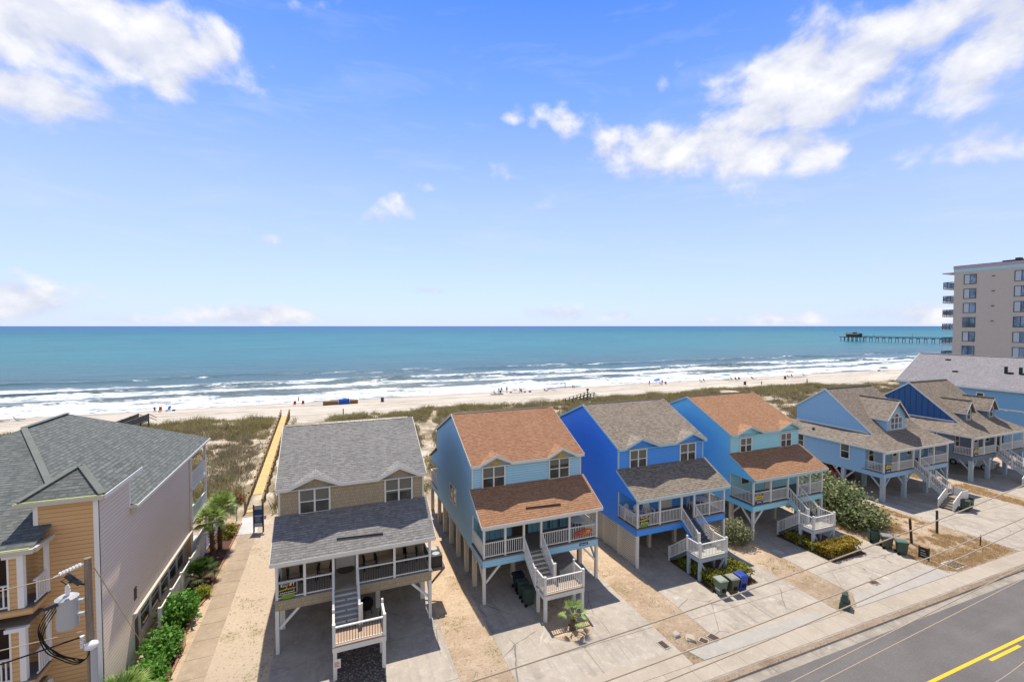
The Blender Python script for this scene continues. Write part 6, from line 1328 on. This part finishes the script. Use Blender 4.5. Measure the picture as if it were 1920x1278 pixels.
# group in front of the light blue house ridge
mat_('dark mat under two seated people left of the standing trio', 42.4, 118.6, 3.6, 1.4, 'fabric_navy'); person('person seated at left of the dark mat in white top', 41.7, 118.8, 'si', 'white_bright', 'wood_dark', .4); person('person seated on the right end of the dark mat in navy', 43.5, 118.9, 'si', 'fabric_navy', 'fabric_navy', -.4)
person('person standing in blue, leftmost of a standing trio', 43.9, 121.2, 'st', 'umbrella_blue', 'lightgrey_paint', .6); person('person standing in dark navy, middle of a standing trio', 44.9, 121.8, 'st', 'fabric_navy', 'lightgrey_paint', -.3); person('person standing in dark teal, rightmost and tallest of a trio', 46.4, 121.4, 'st', 'utility_green', 'lightgrey_paint', .2, 1.05)
bag('small red bag on the sand right of the standing trio', 47.2, 120.4, 'fabric_red', .33); mat_('pale towel between the red bag and the standing person', 48.4, 119.6, 2.2, 1, 'umbrella_tan'); person('person standing alone in purple grey right of the red bag', 49.9, 120.2, 'st', 'condo_dark', 'fabric_navy', 1.2); beach_chair('dark green beach chair below the lone standing person', 50.1, 119.1, .3, 'utility_green'); bag('dark bag right of the green beach chair', 51.5, 120.2, 'dark_metal', .3); bag('dark bag farthest right of the group on the sand', 53.0, 120.0, 'dark_metal', .36)
person('small dark person crouched alone beside a bleached branch', 56.6, 117.8, 'si', 'fabric_navy', 'fabric_navy', 1.5); o = MB().tube([(0, 0, .2), (1, .2, .7), (2.3, .1, .35), (3.6, .3, .1)], [.12, .09, .07, .03], 6).tube([(1, .2, .6), (.7, .4, 1.1)], .05, 5).build('driftwood', 'wood_grey'); o.location = (57.4, 118.2, gz(57.4, 118.2)); tag(o, 'bleached driftwood branch lying on the sand near the waterline', 'driftwood')
person('person in dark clothes walking at the waterline beside a dog', 67.4, 125.6, 'st', 'fabric_navy', 'dark_metal', 1.5, 1.05)
dj = [(0, .35, .55, .13), (0, .1, .56, .14), (0, -.2, .58, .16), (0, -.38, .72, .09), (0, -.5, .86, .10), (0, -.68, .82, .055), (.09, -.2, .36, .05), (.09, -.22, .03, .035), (-.09, -.28, .36, .05), (-.09, -.34, .03, .035), (.09, .36, .38, .07), (.09, .44, .2, .035), (.09, .38, .03, .035), (-.09, .36, .38, .07), (-.09, .48, .22, .035), (-.09, .44, .03, .035), (0, .52, .62, .04), (0, .72, .78, .025), (.06, -.47, .97, .03), (-.06, -.47, .97, .03)]
dm = skin_figure('dog', dj, [(0, 1), (1, 2), (2, 3), (3, 4), (4, 5), (2, 6), (6, 7), (2, 8), (8, 9), (0, 10), (10, 11), (11, 12), (0, 13), (13, 14), (14, 15), (0, 16), (16, 17), (4, 18), (4, 19)], lambda c: 0, ['wood_dark'])
o = bpy.data.objects.new('dog', dm); C.objects.link(o); o.location = (69.9, 124.8, gz(69.9, 124.8)); o.rotation_euler = (0, 0, -1.3); tag(o, 'dark dog standing on the wet sand beside the walking person', 'dog')
# group under the blue umbrella
person('person standing left of the blue umbrella in navy', 94.3, 119.2, 'st', 'fabric_navy', 'fabric_navy', .3); umbrella('tilted light blue beach umbrella beside a seated group', 97.0, 119.0, 'umbrella_blue', 1.9, 1.2, .25); person('person standing right of the blue umbrella in dark top', 98.9, 118.6, 'st', 'fabric_navy', 'fabric_red', -.5); person('person seated below the blue umbrella in white', 97.4, 117.8, 'si', 'white_bright', 'umbrella_blue', .5); beach_chair('blue beach chair right of the light blue umbrella', 99.6, 117.7, -.4, 'umbrella_blue'); mat_('red striped mat below the light blue umbrella', 95.8, 116.8, 3.2, 1.3, 'umbrella_tan')
person('person seated in grey, left of two with an umbrella stroller', 116.9, 121.0, 'si', 'condo_dark', 'fabric_navy', .3); person('person seated in grey, right of two above the turquoise house', 118.7, 121.2, 'si', 'fabric_navy', 'dark_metal', -.2); beach_chair('grey beach chair left of two seated people in grey', 114.6, 118.0, .8, 'lightgrey_paint', True)
umbrella('flat teal beach umbrella above two loungers', 130.5, 123.0, 'umbrella_teal', 2.1, 1.6, .05); person('person seated under the teal umbrella', 129.5, 119.6, 'si', 'fabric_navy', 'utility_green', .4); beach_chair('dark beach chair right of the person under the teal umbrella', 131.4, 119.3, -.3, 'utility_green', True); beach_chair('grey beach chair left of the teal umbrella', 127.2, 118.2, .5, 'lightgrey_paint', True); beach_chair('green beach chair farthest right under the teal umbrella', 133.0, 119.4, -.5, 'utility_green')
person('person reclining in dark green above the beach bin', 139.3, 119.9, 'si', 'utility_green', 'dark_metal', 1.0); beach_chair('green reclining chair under the person in dark green', 139.6, 119.2, 1.1, 'utility_green', True); mat_('long tan towel right of the reclining person', 141.8, 116.8, 3.6, 1.2, 'umbrella_tan')
umbrella('tan and red beach umbrella far along the beach', 157.6, 119.2, 'umbrella_tan', 2.3, 1.7, .05); person('person seated left below the tan umbrella', 156.2, 118.9, 'si', 'fabric_navy', 'fabric_navy', .3); person('person seated right below the tan umbrella', 158.4, 118.9, 'si', 'dark_metal', 'fabric_navy', -.3); mat_('dark mat right of the tan umbrella', 160.6, 117.0, 4.5, 1.2, 'dark_metal')
beach_chair('dark beach chair alone right of the tan umbrella', 168, 121, .2, 'dark_metal', True); umbrella('small dark beach umbrella tent near the long blue house roof', 222.5, 124.6, 'fabric_navy', 1.5, 1.7, .1); bag('small dark bag left of the farthest dark umbrella', 217.5, 123.5, 'dark_metal', .5)
beach_bin('dark litter bin on the beach above the taupe house', 11.6, 116.9); beach_bin('dark litter bin on the beach above the turquoise house roof', 117.3, 103.2); beach_bin('dark litter bin below the tan beach umbrella', 147.3, 113.0)
# left end of the beach
beach_chair('red beach chair left of the closed umbrella', -8.35, 120.6, 0, 'fabric_red'); beach_chair('red beach chair right of the closed umbrella', -6.55, 120.4, 0, 'fabric_red'); umbrella('closed dark umbrella standing between two red chairs', -7.5, 121.0, 'fabric_navy', 2.3, 1, 0, True)
for i, (x0, x1, lab) in enumerate(((-2.05, 1.35, 'long brown slatted rental crate left of the blue tarpaulin'), (4.0, 5.8, 'short brown slatted rental crate right of the blue tarpaulin'))):
    r = thing('rental_crate', lab, 'crate', ((x0 + x1) / 2, 117.2, gz(0, 117.2)), 0, 'rental crates on the beach'); w2 = (x1 - x0) / 2; MB().box(-w2, -.7, 0, w2, .7, .85).build('box', 'crate_brown', r); sl = MB(); k = -w2
    while k < w2 - .1: sl.box(k, -.74, .05, k + .14, -.701, .95); k += .28
    sl.build('slat', 'rail_wood', r)
r = thing('covered_stack', 'bright blue tarpaulin over a stack between two brown crates', 'tarpaulin', (2.68, 117.0, gz(0, 117))); MB().loft([[(-1.3, -.8, 0), (1.25, -.8, 0), (1.25, .8, 0), (-1.3, .8, 0)], [(-1.28, -.75, .9), (1.2, -.78, 1.0), (1.22, .75, 1.05), (-1.25, .75, .95)], [(-1.1, -.5, 1.22), (1.1, -.55, 1.3), (1.1, .5, 1.32), (-1.1, .5, 1.25)]]).build('tarpaulin', 'tarp_blue', r, bevel=.06); MB().box(-.3, -.3, 1.27, .5, .3, 1.42).build('folded_cover', 'umbrella_teal', r)
person('person seated in dark top, left of a pair by the waterline', -37.2, 124.8, 'si', 'fabric_navy', 'fabric_red', .4); beach_chair('red beach chair beside the person at the far left waterline', -36.1, 124.6, .2, 'fabric_red', True); beach_chair('blue beach chair right of a red one at the far left waterline', -34.7, 125.0, -.2, 'umbrella_blue', True); bag('dark bag right of the blue beach chair at the waterline', -33.6, 124.7, 'fabric_navy', .3)
beach_chair('navy beach lounger at the left edge of the view', -60.9, 120.8, 1.9, 'fabric_navy', True); beach_chair('navy beach lounger second from the left edge of the view', -58.9, 121.6, 1.9, 'fabric_navy', True)
S.cycles.max_bounces = 6; S.cycles.transparent_max_bounces = 8
bpy.data.orphans_purge() if hasattr(bpy.data, 'orphans_purge') else None
